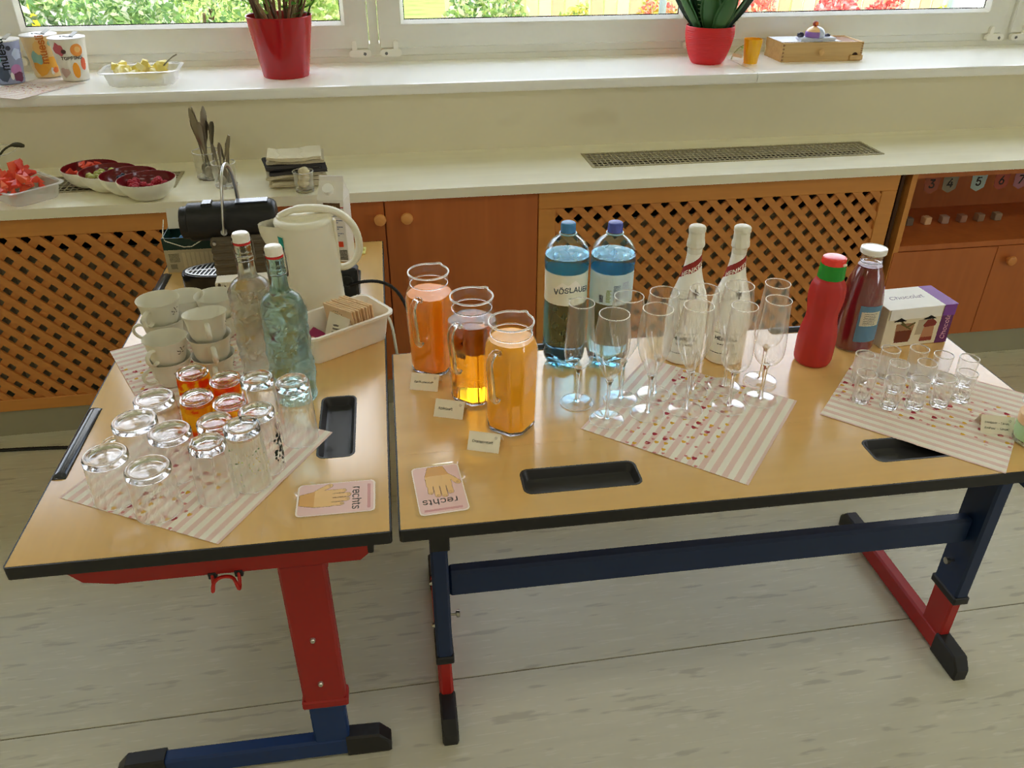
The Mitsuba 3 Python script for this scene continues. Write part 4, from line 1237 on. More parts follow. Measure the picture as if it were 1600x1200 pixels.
# ------------------------------------------------------------------ swing-top bottles
def swing_bottle(x, y, mat, label, seed):
    p = Proto()
    pr2 = prof_spline([(.042, .0), (.0455, .004), (.0465, .02), (.0465, .205), (.0450, .220), (.0385, .236), (.0285, .246), (.0215, .251), (.0190, .258), (.0178, .290), (.0190, .293), (.0190, .299), (.0170, .302), (.0172, .322), (.0160, .325)], 150)
    body = lathe([(0, .008), (.03, .004)] + pr2 + [(0, .325)], 130)
    v = np.array(body.vertices)
    th = np.arctan2(v[:, 1], v[:, 0])
    rr = np.hypot(v[:, 0], v[:, 1])
    m = (v[:, 2] > .010) & (v[:, 2] < .232) & (rr > .035)
    # raised leaf relief: star-shaped leaves scattered over the wall
    r = np.random.default_rng(seed)
    u, w = th * .0465, v[:, 2]
    d = np.zeros(len(v))
    for _ in range(60):
        a, b, rot, s = r.uniform(-PI, PI) * .0465, r.uniform(.015, .225), r.uniform(0, 6), r.uniform(.016, .028)
        du = (u - a + PI * .0465) % (2 * PI * .0465) - PI * .0465
        dz = w - b
        q, t = np.hypot(du, dz), np.arctan2(dz, du) + rot
        star = s * (.45 + .55 * np.abs(np.cos(2.5 * t)) ** 1.5)
        d = np.maximum(d, np.clip(1 - q / star, 0, 1) * (.5 + .5 * np.abs(np.sin(5 * t))))
    rad = rr + np.where(m, .0046 * d - .0016, 0)
    v[:, 0], v[:, 1] = rad * np.cos(th), rad * np.sin(th)
    body.vertices = v
    p.add('body', out(body), mat, 25)
    p.add('gasket', lathe([(.0150, 0.3245), (.0172, 0.3255), (.0172, 0.3300), (.015, 0.3305)], 36), ('satin', (196, 40, 42)), 40, label='red rubber gasket')
    p.add('stopper', lathe([(.0160, 0.3303), (.0178, 0.3310), (.0178, 0.3440), (.0155, 0.3480), (.010, 0.3495), (0, 0.3497)], 36), ('gloss', (232, 230, 222)), 40, label='white ceramic stopper')
    for s in (-1, 1):
        wp = spline([(.0, s * .0185, 0.3375), (.004, s * .0200, 0.3285), (.010, s * .0195, 0.3075), (.014, s * .0185, 0.2905), (.010, s * .0180, 0.2845), (.002, s * .0182, 0.2905)], 20)
        p.add('wire_bail', tube(wp, .0014, 6), ('metal', (120, 116, 110)), 40)
        p.add('wire_bail/pin', move(trimesh.creation.cylinder(.0028, .004, sections=12), (0, s * .0178, 0.3375), rx=PI / 2), ('matte', (40, 38, 36)))
    p.add('wire_collar', out(torus(.0178, .0013, 0.2915, 40, 6)), ('metal', (170, 166, 160)), 60)
    p.place('swing_top_bottle', label, 'bottle', W(x, y, rz=face(x, y) + 1.75 - PI / 2, s=.955), 'embossed swing-top bottles')


swing_bottle(-.258, .528, 'glass_clear_full', 'clear embossed glass bottle with a white swing stopper', 1)
swing_bottle(-.190, .450, 'glass_teal', 'blue green embossed glass bottle with a white swing stopper', 2)

# ------------------------------------------------------------------ kettle
p = Proto()
KW = ('satin', (228, 224, 206))
kp = [(.0760, .0), (.0785, .004), (.0775, .02), (.0760, .05), (.0680, .19), (.0660, .212), (.0655, .226)]


def kfn(th, r, z):
    d = np.abs((th - PI + PI) % (2 * PI) - PI)
    k = smooth01((z - .12) / .10)
    return r + .036 * k * np.exp(-(d / .34) ** 2)


def smooth01(t):
    t = min(1, max(0, t))
    return t * t * (3 - 2 * t)


p.add('body', lathe([(0, .002), (.07, .001)] + prof_spline(kp, 30), 72, fn=kfn), KW, 40)
p.add('lid', lathe([(.0665, .222), (.0672, .226), (.0655, .231), (.060, .235), (.052, .236), (.050, .2345), (.030, .2350), (0, .2352)], 60), KW, 40)
p.add('lid/grip', extr(unary_union([LineString([(-.045, 0), (.06, 0)]).buffer(.014)]), .008, .233), KW, 30)
hd = spline([(-.052, 0, .240), (-.02, 0, .252), (.03, 0, .252), (.075, 0, .240), (.112, 0, .205), (.124, 0, .165), (.118, 0, .125), (.095, 0, .102), (.073, 0, .100)], 44)
p.add('handle', tube(hd, [.010] * 6 + [.0125] * 32 + [.011] * 6, 14, flat=(1.15, .72)), KW, 40)
p.add('handle_post', bx(.0655, .0755, -.010, .010, .095, .222, .003), KW, False)
p.add('spout_seal', band(lambda z: kfn(np.array([0.]), 0, z)[0] * 0 + .0695, PI + .42, PI + .75, lambda u: .172, lambda u: .205, 8, 3, .001), ('satin', (24, 150, 146)), True, label='turquoise water gauge')
p.add('switch', move(lathe([(0, .002), (.0055, .002), (.0062, 0)], 18), (.0735 * math.cos(-.75), .0735 * math.sin(-.75), .045), ry=PI / 2, rz=-.75), ('matte', (60, 24, 16)))
p.add('base_plate', lathe([(0, -.012), (.082, -.012), (.083, -.008), (.080, -.001), (0, -.001)], 60), KW, 40)
p.add('gold_mark', wrap(extr(sbox(-.008, 0, .008, .004), .0003), pinterp(kp), -1.95, .040, .0006, .003), ('matte', (110, 90, 50)), False)
p.place('electric_kettle', 'cream white plastic kettle with a big curved handle', 'kettle', W(-.168, .846, .012, rz=.12))

# ------------------------------------------------------------------ coffee machine
p = Proto()
BK = ('satin', (22, 22, 23))
BR = ('satin', (92, 82, 66))
cyl = lathe([(0, -.118), (.036, -.118), (.040, -.115), (.041, -.100), (.0465, -.098), (.048, -.094), (.048, .105), (.046, .112), (.040, .117), (0, .119)], 48)
p.add('head', move(cyl, (0, 0, .178), ry=PI / 2), BK, 35)
p.add('head/capsule_slot', bx(-.062, -.035, -.018, .018, .219, .229, .003), ('gloss', (14, 14, 15)), False)
p.add('head/top_strip', bx(.02, .10, -.016, .016, .2245, .2275, .001), ('gloss', (90, 98, 120)), False)
body = [bx(-.050, .108, -.050, .075, .003, .150, .006)]
for k in range(7):
    body.append(bx(-.0512, .1092, -.0525, .07, .010 + .0195 * k, .0235 + .0195 * k, .0035))
p.add('body', join(*body), BR, False, label='ribbed brown grey housing')
p.add('body/screw_cap', move(lathe([(0, .004), (.004, .0035), (.0055, 0)], 16), (-.040, -.0525, .137), rx=PI / 2), ('metal', (210, 206, 196)))
el = affinity.scale(Point(0, 0).buffer(1, 24), .100, .052).intersection(sbox(-.2, -.1, .0, .1))
p.add('drip_tray', move(join(extr(el, .040, .003), extr(affinity.scale(el, .97, .97, origin=(0, 0)), .004, .043)), (-.045, 0, 0)), ('gloss', (18, 18, 19)), False)
rimp = affinity.scale(el, .90, .86, origin=(0, 0))
gr = rimp.difference(affinity.scale(el, .84, .78, origin=(0, 0)))
bars = unary_union([affinity.rotate(sbox(-.092 + i * .0115, -.05, -.0880 + i * .0115, .05), -14, origin=(-.09 + i * .0115, 0)) for i in range(9)] + [sbox(-.1, -.003, 0, .003)]).intersection(affinity.scale(el, .86, .80, origin=(0, 0)))
p.add('drip_tray/grid', move(extr(unary_union([gr, bars]), .0015, .0475), (-.045, 0, 0)), ('metal', (190, 188, 182)), False)
lv = spline([(-.012, -.054, .166), (-.008, -.058, .20), (-.002, -.052, .25), (.004, -.030, .302), (.010, .0, .318), (.016, .03, .302), (.020, .050, .25), (.020, .054, .20), (.018, .052, .175)], 44)
p.add('lever', tube(lv, [.0075] + [.0052] * 42 + [.006], 12, flat=(1.25, .7)), ('metal', (214, 214, 212)), 40, label='chrome lever loop')
p.add('lever/pivot', move(lathe([(0, .006), (.008, .006), (.0095, .003), (.0095, 0)], 20), (-.012, -.0485, .165), rx=PI / 2), ('metal', (190, 190, 188)))
p.add('water_tank', bx(-.04, .10, .078, .105, .003, .165, .005), ('gloss', (60, 70, 90)), False)
p.place('coffee_machine', 'black and brown capsule coffee machine with a chrome lever loop', 'coffee machine', W(-.367, 1.045, rz=.03))

# green and beige box of capsules behind the machine
p = Proto()
x0, x1, y0, y1, h = -.085, .085, 0, .095, .098
t = .003
GN, BG = ('satin', (18, 52, 44)), ('satin', (188, 176, 148))
lo = join(bx(x0, x1, y0, y0 + t, .001, h * .66), bx(x0, x1, y1 - t, y1, .001, h * .66), bx(x0, x0 + t, y0 + t, y1 - t, .001, h * .66), bx(x1 - t, x1, y0 + t, y1 - t, .001, h * .66), bx(x0, x1, y0, y1, 0, .0015))
up = join(bx(x0, x1, y0, y0 + t, h * .66, h), bx(x0, x1, y1 - t, y1, h * .66, h), bx(x0, x0 + t, y0 + t, y1 - t, h * .66, h), bx(x1 - t, x1, y0 + t, y1 - t, h * .66, h))
p.add('lower_walls', lo, BG, False, label='beige printed lower half')
p.add('upper_walls', up, GN, False, label='dark green upper half')
bc = unary_union([sbox(-.075, .030 + i * .0042, -.048, .030 + i * .0042 + .003) for i in range(6)] + [sbox(-.075, .010, -.058, .024)])
p.add('barcode', move(extr(bc, .0004), (0, -.0001, 0), rx=PI / 2), ('matte', (140, 132, 110)), False)
pt = unary_union([sbox(-.040 + i * .012, .012 + .004 * (i % 2), -.032 + i * .012, .056) for i in range(9)])
p.add('small_print', move(extr(pt, .0003), (0, -.0001, 0), rx=PI / 2), ('matte', (204, 192, 164)), False)
fl = tube([(x0 + .012, .020, h + .046), (x0 + .004, .006, h + .004), (x0 + .010, -.002, h - .006), (x0 + .055, -.004, h - .024), (x0 + .075, -.004, h - .024), (x0 + .105, -.002, h - .008)], .0016, 6)
p.add('torn_edge', fl, ('matte', (236, 234, 224)), False, label='white torn cardboard edge')
p.add('flap', move(bx(0, .05, -.0005, .0005, 0, .055), (x0 + .004, y1 - .02, h), rx=-.35), ('matte', (226, 224, 214)), False, label='white open flap')
p.place('capsule_box', 'open green and beige cardboard box behind the coffee machine', 'box', W(-.488, 1.150, rz=-.02))
cap = Proto()
cap.add('shell', lathe([(.0185, 0), (.0145, .022), (.010, .028), (0, .029)], 28), ('satin', (20, 110, 190)), 40)
cap.add('foil', lathe([(0, -.0006), (.0185, -.0004), (.0200, 0), (.0195, .0012), (.0185, .0012)], 28), ('satin', (160, 200, 226)), 40)
for i, (x, y, rx) in enumerate(((-.548, 1.196, .9), (-.505, 1.188, .6), (-.528, 1.222, 1.6))):
    cap.place('coffee_capsule', ['blue coffee capsule at the left end of the green box', 'blue coffee capsule right beside the machine nose in the green box', 'blue coffee capsule with its pale foil up in the green box'][i], 'coffee capsule', W(x, y, .062, rx=rx), 'capsules in the green box')

# milk carton
p = Proto()
s = .036
MW = ('satin', (226, 222, 214))
p.add('body', bx(-s, s, -s, s, .001, .180, .002), MW, False)
g = np.array([(-s, -s, .180), (s, -s, .180), (s, s, .180), (-s, s, .180), (-s * .92, -.002, .222), (s * .92, -.002, .222), (s * .92, .002, .222), (-s * .92, .002, .222)])
p.add('gable', trimesh.convex.convex_hull(g), MW, False)
p.add('gable/fin', bx(-s * .92, s * .92, -.0015, .0015, .220, .236), MW, False)
p.add('screw_cap', move(lathe([(.0145, 0), (.0150, .002), (.0150, .014), (.0135, .016), (0, .0165)], 28), (-.006, -.016, .199), rx=.75), ('gloss', (240, 240, 238)), 30)
fr = lambda q, c, n, e=.0004: p.add(n, move(extr(q, e), (0, -s - .0001, 0), rx=PI / 2), ('matte', c), False)
fr(sbox(-.020, .150, .026, .172), (96, 70, 44), 'brand_panel')
p.add('brand_panel/lettering', move(text('ALM', .0075, .0003, True), (.003, -s - .0006, .157), rx=PI / 2), ('matte', (190, 170, 130)), False)
fr(sbox(-s + .001, .158, s - .001, .161), (180, 60, 50), 'red_line', .0003)
fr(unary_union([sbox(-.030, .140 - i * .0062, .028 - .012 * (i % 3), .1425 - i * .0062) for i in range(11)]), (120, 124, 140), 'small_print')
fr(sbox(.004, .046, .024, .062), (232, 84, 50), 'orange_square')
fr(unary_union([sbox(-s + .003, .008 + i * .0050, s - .003, .012 + i * .0050) for i in range(6)]), (104, 100, 92), 'grey_stripes')
p.place('milk_carton', 'tall milk carton with a white screw cap standing behind the kettle', 'carton', W(-.112, 1.190, rz=-.22))

# sugar box, plug adapter, yellow clip
p = Proto()
p.add('box', bx(-.062, .062, 0, .045, .001, .118, .002), ('satin', (206, 196, 172)), False)
ms = []
r = random.Random(3)
cols = [(70, 56, 30), (226, 220, 200), (150, 150, 170), (190, 160, 80)]
for c in cols:
    q = unary_union([Point(r.uniform(-.058, -.034), r.uniform(.03, .114)).buffer(r.uniform(.002, .005), 3) for _ in range(14)])
    p.add('picture_print', move(extr(q, .0003 + .0001 * cols.index(c)), (0, -.0001, 0), rx=PI / 2), ('satin', c), False)
p.add('top_band', move(extr(sbox(-.030, .100, .060, .112), .0003), (0, -.0001, 0), rx=PI / 2), ('satin', (222, 214, 192)), False)
p.place('sugar_box', 'beige box with a patterned left edge standing behind the swing-top bottles', 'box', W(-.318, .790, rz=.03))
p = Proto()
p.add('body', bx(-.026, .026, -.020, .020, .001, .088, .006), ('satin', (30, 34, 36)), False)
p.add('socket', move(lathe([(.015, 0), (.016, .001), (.016, .002), (.012, .002), (.0118, 0)], 24), (0, -.020, .055), rx=PI / 2), ('satin', (50, 54, 56)))
p.place('plug_adapter', 'black plug adapter standing behind the tea bag basket', 'plug adapter', W(-.082, .915, rz=-.1))
single('yellow_clip', join(bx(-.013, .013, -.024, .024, .0005, .006, .002), bx(-.011, .011, -.006, .006, .006, .012, .002)), ('satin', (222, 220, 140)), 'small pale yellow plastic clip on the desk corner beside the kettle handle', 'clip', W(-.052, 1.222, rz=-.1))

# cables
def cable(name, pts, r, col, label):
    single(name, tube(spline(pts, 60), r, 8), ('satin', col), label, 'cable')


cable('black_cable', [(-.078, .893, TH + .045), (-.04, .885, TH + .056), (.02, .860, TH + .052), (.055, .82, TH + .015), (.07, .78, TH - .08), (.085, .72, .36), (.10, .70, .12), (.14, .74, .006), (.30, .9, .006)], .0042, (16, 16, 17), 'black cable arching from the plug adapter over the desk edge')
cable('white_cable', [(-.088, .835, TH + .020), (-.070, .860, TH + .012), (-.035, .850, TH + .006), (-.010, .820, TH + .006), (.012, .775, TH + .002), (.022, .735, TH - .05), (.032, .69, TH - .14), (.05, .68, .25), (.06, .72, .006), (.10, .95, .006)], .0036, (226, 224, 214), 'white cable running from the kettle down behind the desks')
cable('floor_cable', [(-2.6, 1.28, .006), (-1.7, 1.318, .006), (-1.2, 1.314, .006), (-1.05, 1.300, .006), (-.85, 1.27, .006), (-.6, 1.24, .006), (-.3, 1.26, .006)], .0055, (20, 20, 20), 'black cable lying on the floor left of the desk')

# ------------------------------------------------------------------ basket with tea bags
BM = W(-.100, .664, rz=math.radians(32))
p = Proto()
PL = ('satin', (236, 230, 220))
def bring(k, z, w=.212, d=.122, r=.022):
    return ring3(rrect(w - k, d - k, max(r - k * .3, .006), 6), z)
p.add('shell', loft([bring(.030, .0), bring(.024, .003), bring(.008, .055), bring(.0, .070), bring(-.010, .0715), bring(-.010, .0735), bring(.002, .0735), bring(.012, .055), bring(.027, .006), bring(.032, .004)], True, True), PL, 40)
p.add('lip', loft([bring(-.0105, .0705), bring(-.0135, .0685), bring(-.0135, .0735), bring(-.0105, .0738)], False, False), PL, 40)
p.place('plastic_basket', 'white plastic basket of tea bags set askew at the desk edge', 'basket', BM)
env = Proto()
env.add('paper', bx(-.0015, .0015, -.0440, .0440, 0, .092, .0006), ('matte', (228, 196, 156)), False)
env.add('edge_fold', bx(-.0019, .0019, -.0445, .0445, .0890, .0922, .0006), ('matte', (236, 208, 172)), False)
tree = unary_union([Point(.03 * math.cos(a) * .8 * q, .060 + .020 * math.sin(a) * q).buffer(.0011, 2) for a in np.linspace(0.1, PI - .1, 13) for q in (.35, .65, 1.0)] + [sbox(-.0008, .036, .0008, .054)])
env2 = Proto()
env2.parts = list(env.parts)
tm_ = move(extr(tree, .0003), rx=PI / 2)
env2.add('tree_print', move(tm_, (-.0016, .006, 0), rz=-PI / 2), ('matte', (70, 70, 40)), False)
tn = ['frontmost', 'second', 'third', 'fourth', 'fifth', 'sixth', 'seventh', 'rearmost']
for i in range(8):
    (env2 if i == 0 else env).place('tea_envelope', f'cream paper tea envelope standing in the white basket, {tn[i]} of the row', 'tea bag', BM @ mat4((.012 + i * .0066, .0022 - .0022 * (i % 3), .0055), rz=.26 - .012 * (i % 2), ry=-.16 + .012 * i), 'tea envelopes in the basket')
sac = Proto()
sac.add('paper', bx(-.031, .031, -.0012, .0012, 0, .062, .0005), ('matte', (224, 214, 194)), False)
sac.add('small_print', move(extr(unary_union([sbox(-.012, .014 + .008 * i, .016 - .006 * i, .018 + .008 * i) for i in range(3)]), .0002), (0, -.0013, 0), rx=PI / 2), ('matte', (120, 112, 100)), False)
for i in range(5):
    sac.place('white_sachet', f'white tea sachet fanned out before the cream envelopes, {["lowest", "second", "third", "fourth", "topmost"][i]} of the fan', 'tea bag', BM @ mat4((-.010 - i * .004, -.006 - i * .0026, .007 + .0052 * i), rz=-PI / 2 + .25 + .02 * i, ry=-.05, rx=-.55), 'white sachets in the basket')
p = Proto()
p.add('paper', bx(-.031, .031, -.029, .029, 0, .004, .0015), ('satin', (140, 36, 84)), False)
for i, (a, b, r_, c) in enumerate(((-.010, -.012, .010, (226, 120, 50)), (.012, -.006, .008, (236, 150, 70)), (-.002, .012, .006, (220, 170, 170)), (-.018, -.020, .006, (230, 224, 220)))):
    p.add('fruit_print', extr(Point(a, b).buffer(r_, 5), .0003, .004), ('satin', c), False)
p.place('tea_sachet', 'magenta fruit tea sachet lying in the left end of the white basket', 'tea bag', BM @ mat4((-.058, .004, .026), rz=.5, rx=.42, ry=-.2))

# ------------------------------------------------------------------ on the countertop
CZ = .768


def C(x, y, z=0.0, **k):
    return mat4((x, y, CZ + z), **k)


# melon tub
p = Proto()
tubM = C(-1.020, 1.503, rz=math.radians(-46), s=.93)
def tring(k, z):
    return ring3(rrect(.225 - k, .165 - k, .03, 6), z)
p.add('shell', loft([tring(.030, .0), tring(.022, .003), tring(.006, .040), tring(.004, .044)], True, False), 'frost', 40)
p.add('flange', loft([tring(.004, .0435), tring(-.016, .0455), tring(-.018, .0480), tring(.000, .0490)], False, False), 'frost', 40)
p.place('melon_tub', 'translucent plastic tub full of red melon pieces at the left end of the countertop', 'tub', tubM)
wd = trimesh.convex.convex_hull(np.array([(0, 0, 0), (.055, -.012, 0), (.055, .012, 0), (.058, -.010, .008), (.058, .010, .008), (.030, 0, .030), (.012, -.009, .004), (.012, .009, .004)]))
wds = [shape(wd, ('satin', c), False) for c in ((226, 84, 56), (214, 66, 46), (236, 112, 76))]
r = random.Random(11)
for i in range(40):
    a, b = r.uniform(-.100, .060), r.uniform(-.060, .060)
    M = tubM @ mat4((a, b, .024 + r.uniform(0, .022)), rz=r.uniform(0, 6.28), ry=r.uniform(-.8, .15), rx=r.uniform(-.5, .5), s=r.uniform(.75, 1.05))
    single('melon_piece', wds[i % 3], None, 'red melon wedge in the heap in the plastic tub', 'melon', M, 'melon pieces in the tub')

bo = [(.030, 0), (.040, .001), (.062, .016), (.078, .040), (.0815, .055)]
bi = [(.0785, .055), (.0745, .040), (.058, .0170), (.036, .006)]
BW = [(-.842, 1.578), (-.780, 1.530), (-.712, 1.486), (-.650, 1.432)]


def man(m):
    m = out(m)
    m.merge_vertices()
    return m3.Manifold(m3.Mesh(np.asarray(m.vertices, np.float32), np.asarray(m.faces, np.uint32)))


osolid = man(lathe([(0, 0)] + prof_spline(bo, 16) + [(0, .055)], 56))
inner = man(lathe([(0, .006)] + prof_spline(bi[::-1], 16) + [(.0788, .058), (0, .058)], 56))
lin_out = man(lathe([(0, .0056)] + [(r_ + .0004, z - .0004) for r_, z in prof_spline(bi[::-1], 16)] + [(.0800, .0551), (.0802, .0556), (.0786, .0556), (.0780, .0551)] + [(r_ - .0002, z + .0004) for r_, z in prof_spline(bi, 16)[1:]] + [(0, .0068)], 56))
p = Proto()
ox, oy = BW[0]
for i, (x, y) in enumerate(BW):
    sh, li = osolid - inner, lin_out
    for x2, y2 in BW[i + 1:]:
        o2 = osolid.translate([x2 - x, y2 - y, .0006])
        cap_ = man(trimesh.creation.cylinder(.0815, .03, sections=56)).translate([x2 - x, y2 - y, .070])
        sh, li = sh - o2 - cap_, li - o2 - cap_
    p.add('compartment', move(mesh_of(sh), (x - ox, y - oy, 0)), ('gloss', (226, 226, 212)), 50, label='cream white outside')
    p.add('compartment/lining', move(mesh_of(li), (x - ox, y - oy, 0)), ('gloss', (112, 20, 28)), 50, label='dark red inside')
p.place('serving_dish', 'four-part fruit dish of joined white bowls with dark red insides', 'serving dish', C(ox, oy, .0022))
for i, (x, y) in enumerate(BW):
    M = C(x, y, .0022)
    r = random.Random(20 + i)
    if i == 0:
        ms = [shape(trimesh.convex.convex_hull(np.array([(0, 0, .026), (.016, 0, 0), (-.016, 0, 0), (0, .010, .002), (0, -.004, 0), (.011, .009, .010), (-.011, .009, .010)])), ('gloss', c), False) for c in ((214, 52, 40), (226, 84, 66))]
        nm, cat, lab, n = 'strawberry_piece', 'strawberry', 'cut red strawberry piece in the rearmost compartment', 26
    elif i == 1:
        ms = [shape(ico(.0098, 2, (1, 1, 1.25)), ('gloss', c), True) for c in ((150, 160, 70), (170, 172, 90))]
        nm, cat, lab, n = 'green_grape', 'grape', 'green grape in the second compartment from the rear', 24
    elif i == 2:
        q = join(ico(.0072, 2, (1, 1, .85)), move(torus(.0026, .0008, 0, 10, 5), (0, 0, .0058)))
        ms = [shape(q, ('satin', c), True) for c in ((34, 36, 54), (44, 48, 70))]
        nm, cat, lab, n = 'blueberry', 'blueberry', 'dark blueberry in the third compartment from the rear', 34
    else:
        dr_ = [ico(.0032, 1, loc=(.0078 * math.sin(t) * math.cos(a + t), .0078 * math.sin(t) * math.sin(a + t), .010 * math.cos(t))) for t in (.35, .9, 1.45, 2.0, 2.5) for a in np.arange(0, 6.28, 6.28 / (4 if t in (.35, 2.5) else 7))]
        ms = [shape(join(*dr_), ('satin', c), True) for c in ((150, 24, 40), (172, 36, 52))]
        nm, cat, lab, n = 'raspberry', 'raspberry', 'raspberry in the frontmost compartment', 34
    k = 0
    while k < n:
        lay = k % 2
        rad = (.056 if lay else .040) * math.sqrt(r.random())
        a = r.uniform(0, 6.28)
        px_, py_ = rad * math.cos(a), rad * math.sin(a)
        if any(math.hypot(x + px_ - x2, y + py_ - y2) < .090 for x2, y2 in BW[i + 1:]):
            n -= 1 if r.random() < .25 else 0
            continue
        z = (.033 if lay else .018) + r.uniform(0, .007) + .10 * max(0, rad - .03)
        single(nm, ms[k % 2], None, lab, cat, M @ mat4((px_, py_, z), rz=r.uniform(0, 6), rx=r.uniform(-1, 1), ry=r.uniform(-1, 1)), f'{cat} pieces in the dish')
        k += 1

# clear glass bowl at the left edge
p = Proto()
p.add('bowl', lathe([(0, .004), (.04, .004), (.062, .02), (.075, .06), (.078, .085)], 48), 'thin', 50)
p.add('rim', out(torus(.078, .0014, .085, 48, 8)), 'rim_glint_glass', 60)
p.add('base', out(lathe([(0, .002), (.038, 0), (.042, .003), (.03, .005), (0, .005)], 48)), 'glass', 50)
p.place('glass_bowl', 'clear glass bowl on the countertop behind the melon tub', 'bowl', C(-1.16, 1.69))
p = Proto()  # spoon form stands for a dark leafy shape in the bowl
p.add('handle', tube(spline([(0, 0, .02), (.03, 0, .07), (.07, 0, .10), (.11, 0, .098)], 16), [.003] * 12 + [.006, .008, .008, .005], 8), ('satin', (60, 58, 40)), 40)
p.add('scoop', ico(.016, 2, (1, 1, .5), (-.004, 0, .018)), ('satin', (60, 58, 40)), True)
p.place('serving_spoon', 'dark spoon-shaped thing leaning in the clear glass bowl', 'spoon', C(-1.16, 1.69))

# cutlery glasses
def cut_glass(h, r0, r1):
    p = Proto()
    p.add('wall', lathe([(r0 * .93, .006), (r0, .012), (r1, h)], 44), 'thin', 50)
    p.add('wall', lathe([(r0 * .93 - .002, .008), (r0 - .002, .013), (r1 - .002, h)], 44), 'thin', 50)
    p.add('rim', out(torus(r1 - .001, .0013, h, 44, 8)), 'rim_glint_glass', 60)
    p.add('base', out(lathe([(0, .002), (r0 * .8, 0), (r0 * .94, .002), (r0, .009), (r0 * .9, .0115), (0, .010)], 44)), 'glass', 50)
    return p


g1, g2 = (-.503, 1.598), (-.441, 1.500)
cut_glass(.085, .040, .042).place('cutlery_glass', 'wide glass holding big knives and spoons, left of the two', 'glass', C(*g1))
cut_glass(.075, .033, .036).place('cutlery_glass', 'slimmer glass holding teaspoons and forks, right of the two', 'glass', C(*g2))
ST = ('metal', (150, 142, 126))


def strip(widths, L, t=.0012, bend=0.0):
    n = len(widths)
    rings = []
    for i, w in enumerate(widths):
        z = L * i / (n - 1)
        o = bend * math.sin(PI * i / (n - 1))
        rings.append(np.array([(-w, -t + o, z), (0, -t * 1.6 + o, z), (w, -t + o, z), (w, t + o, z), (0, t * 1.6 + o, z), (-w, t + o, z)]))
    return out(loft(rings))


knife = strip([.004, .0045, .0042, .004, .0040, .0045, .0085, .0100, .0105, .0100, .0080, .0020], .205, .0011)
spoonh = join(strip([.0022, .0024, .0026, .0032, .0045, .0060, .0078, .0085, .0050], .135, .0010, .006), ico(.018, 2, (.85, .22, 1.25), (0, 0, -.018)))
teasp = join(strip([.0018, .002, .0022, .0026, .0036, .0050, .0062, .0035], .095, .0009, .004), ico(.012, 2, (.85, .25, 1.3), (0, 0, -.012)))
fork = join(strip([.002, .002, .0022, .003, .0042, .0052, .0035], .100, .0009, .004)[0:0] if False else strip([.002, .002, .0022, .003, .0042, .0052, .0035], .100, .0009, .004), move(strip([.0020, .0065, .0085, .0085], .022, .0009), (0, 0, .0), rx=PI), *[move(strip([.0011, .0009, .0005], .024, .0006), (x, 0, -.021), rx=PI) for x in (-.0068, -.0023, .0023, .0068)])
kd, sd, td, fd = [shape(m, ST, 40) for m in (knife, spoonh, teasp, fork)]


def cutl(name, d, cat, lab, g, x, y, tx, ty, z, rz, grp):
    n = np.array([tx, ty, 1.0])
    n /= np.linalg.norm(n)
    a = np.cross([math.sin(rz), math.cos(rz), 0], n)
    a /= np.linalg.norm(a)
    b = np.cross(n, a)
    M = np.eye(4)
    M[:3, 0], M[:3, 1], M[:3, 2] = a, b, n
    M[:3, 3] = (g[0] + x, g[1] + y, CZ + z)
    single(name, d, None, lab, cat, M, grp)


A1, A2 = 'cutlery in the left glass', 'cutlery in the right glass'
for i, (x, y, tx, ty, rz) in enumerate(((.010, -.01, -.17, .04, .2), (.004, .006, -.10, -.02, .9), (-.010, .002, .12, .04, -.4))):
    cutl('table_knife', kd, 'knife', ['steel knife leaning left in the wide cutlery glass', 'broad steel knife standing in the wide cutlery glass', 'steel knife leaning right in the wide cutlery glass'][i], g1, x, y, tx, ty, .0125, rz, A1)
for i, (x, y, tx, ty, rz, z) in enumerate(((.002, -.018, -.05, .05, 0, .040), (.014, .008, .03, -.02, 1.1, .040), (-.014, .012, -.12, .06, .5, .040), (.018, -.012, .12, .05, -.6, .040))):
    cutl('table_spoon', sd, 'spoon', ['steel spoon at the front of the wide cutlery glass', 'steel spoon at the back right of the wide cutlery glass', 'steel spoon at the back left of the wide cutlery glass', 'steel spoon leaning right in the wide cutlery glass'][i], g1, x, y, tx, ty, z, rz, A1)
for i, (x, y, tx, ty, rz) in enumerate(((-.012, -.008, -.10, .02, .1), (.0, .010, -.02, -.04, .8), (-.004, -.014, .04, .05, -.5), (.010, .004, .10, .0, .3))):
    cutl('teaspoon', td, 'spoon', ['teaspoon at the left of the slim cutlery glass', 'teaspoon at the back of the slim cutlery glass', 'teaspoon at the front of the slim cutlery glass', 'teaspoon at the right of the slim cutlery glass'][i], g2, x, y, tx, ty, .0375, rz, A2)
for i, (x, y, tx, ty, rz) in enumerate(((.006, -.010, .26, .06, .2), (.002, .006, .30, -.03, .7), (-.004, 0, .36, .04, 0))):
    cutl('fork', fd, 'fork', ['fork leaning right, frontmost in the slim cutlery glass', 'fork leaning right at the back of the slim cutlery glass', 'fork leaning far right in the slim cutlery glass'][i], g2, x, y, tx, ty, .058, rz, A2)

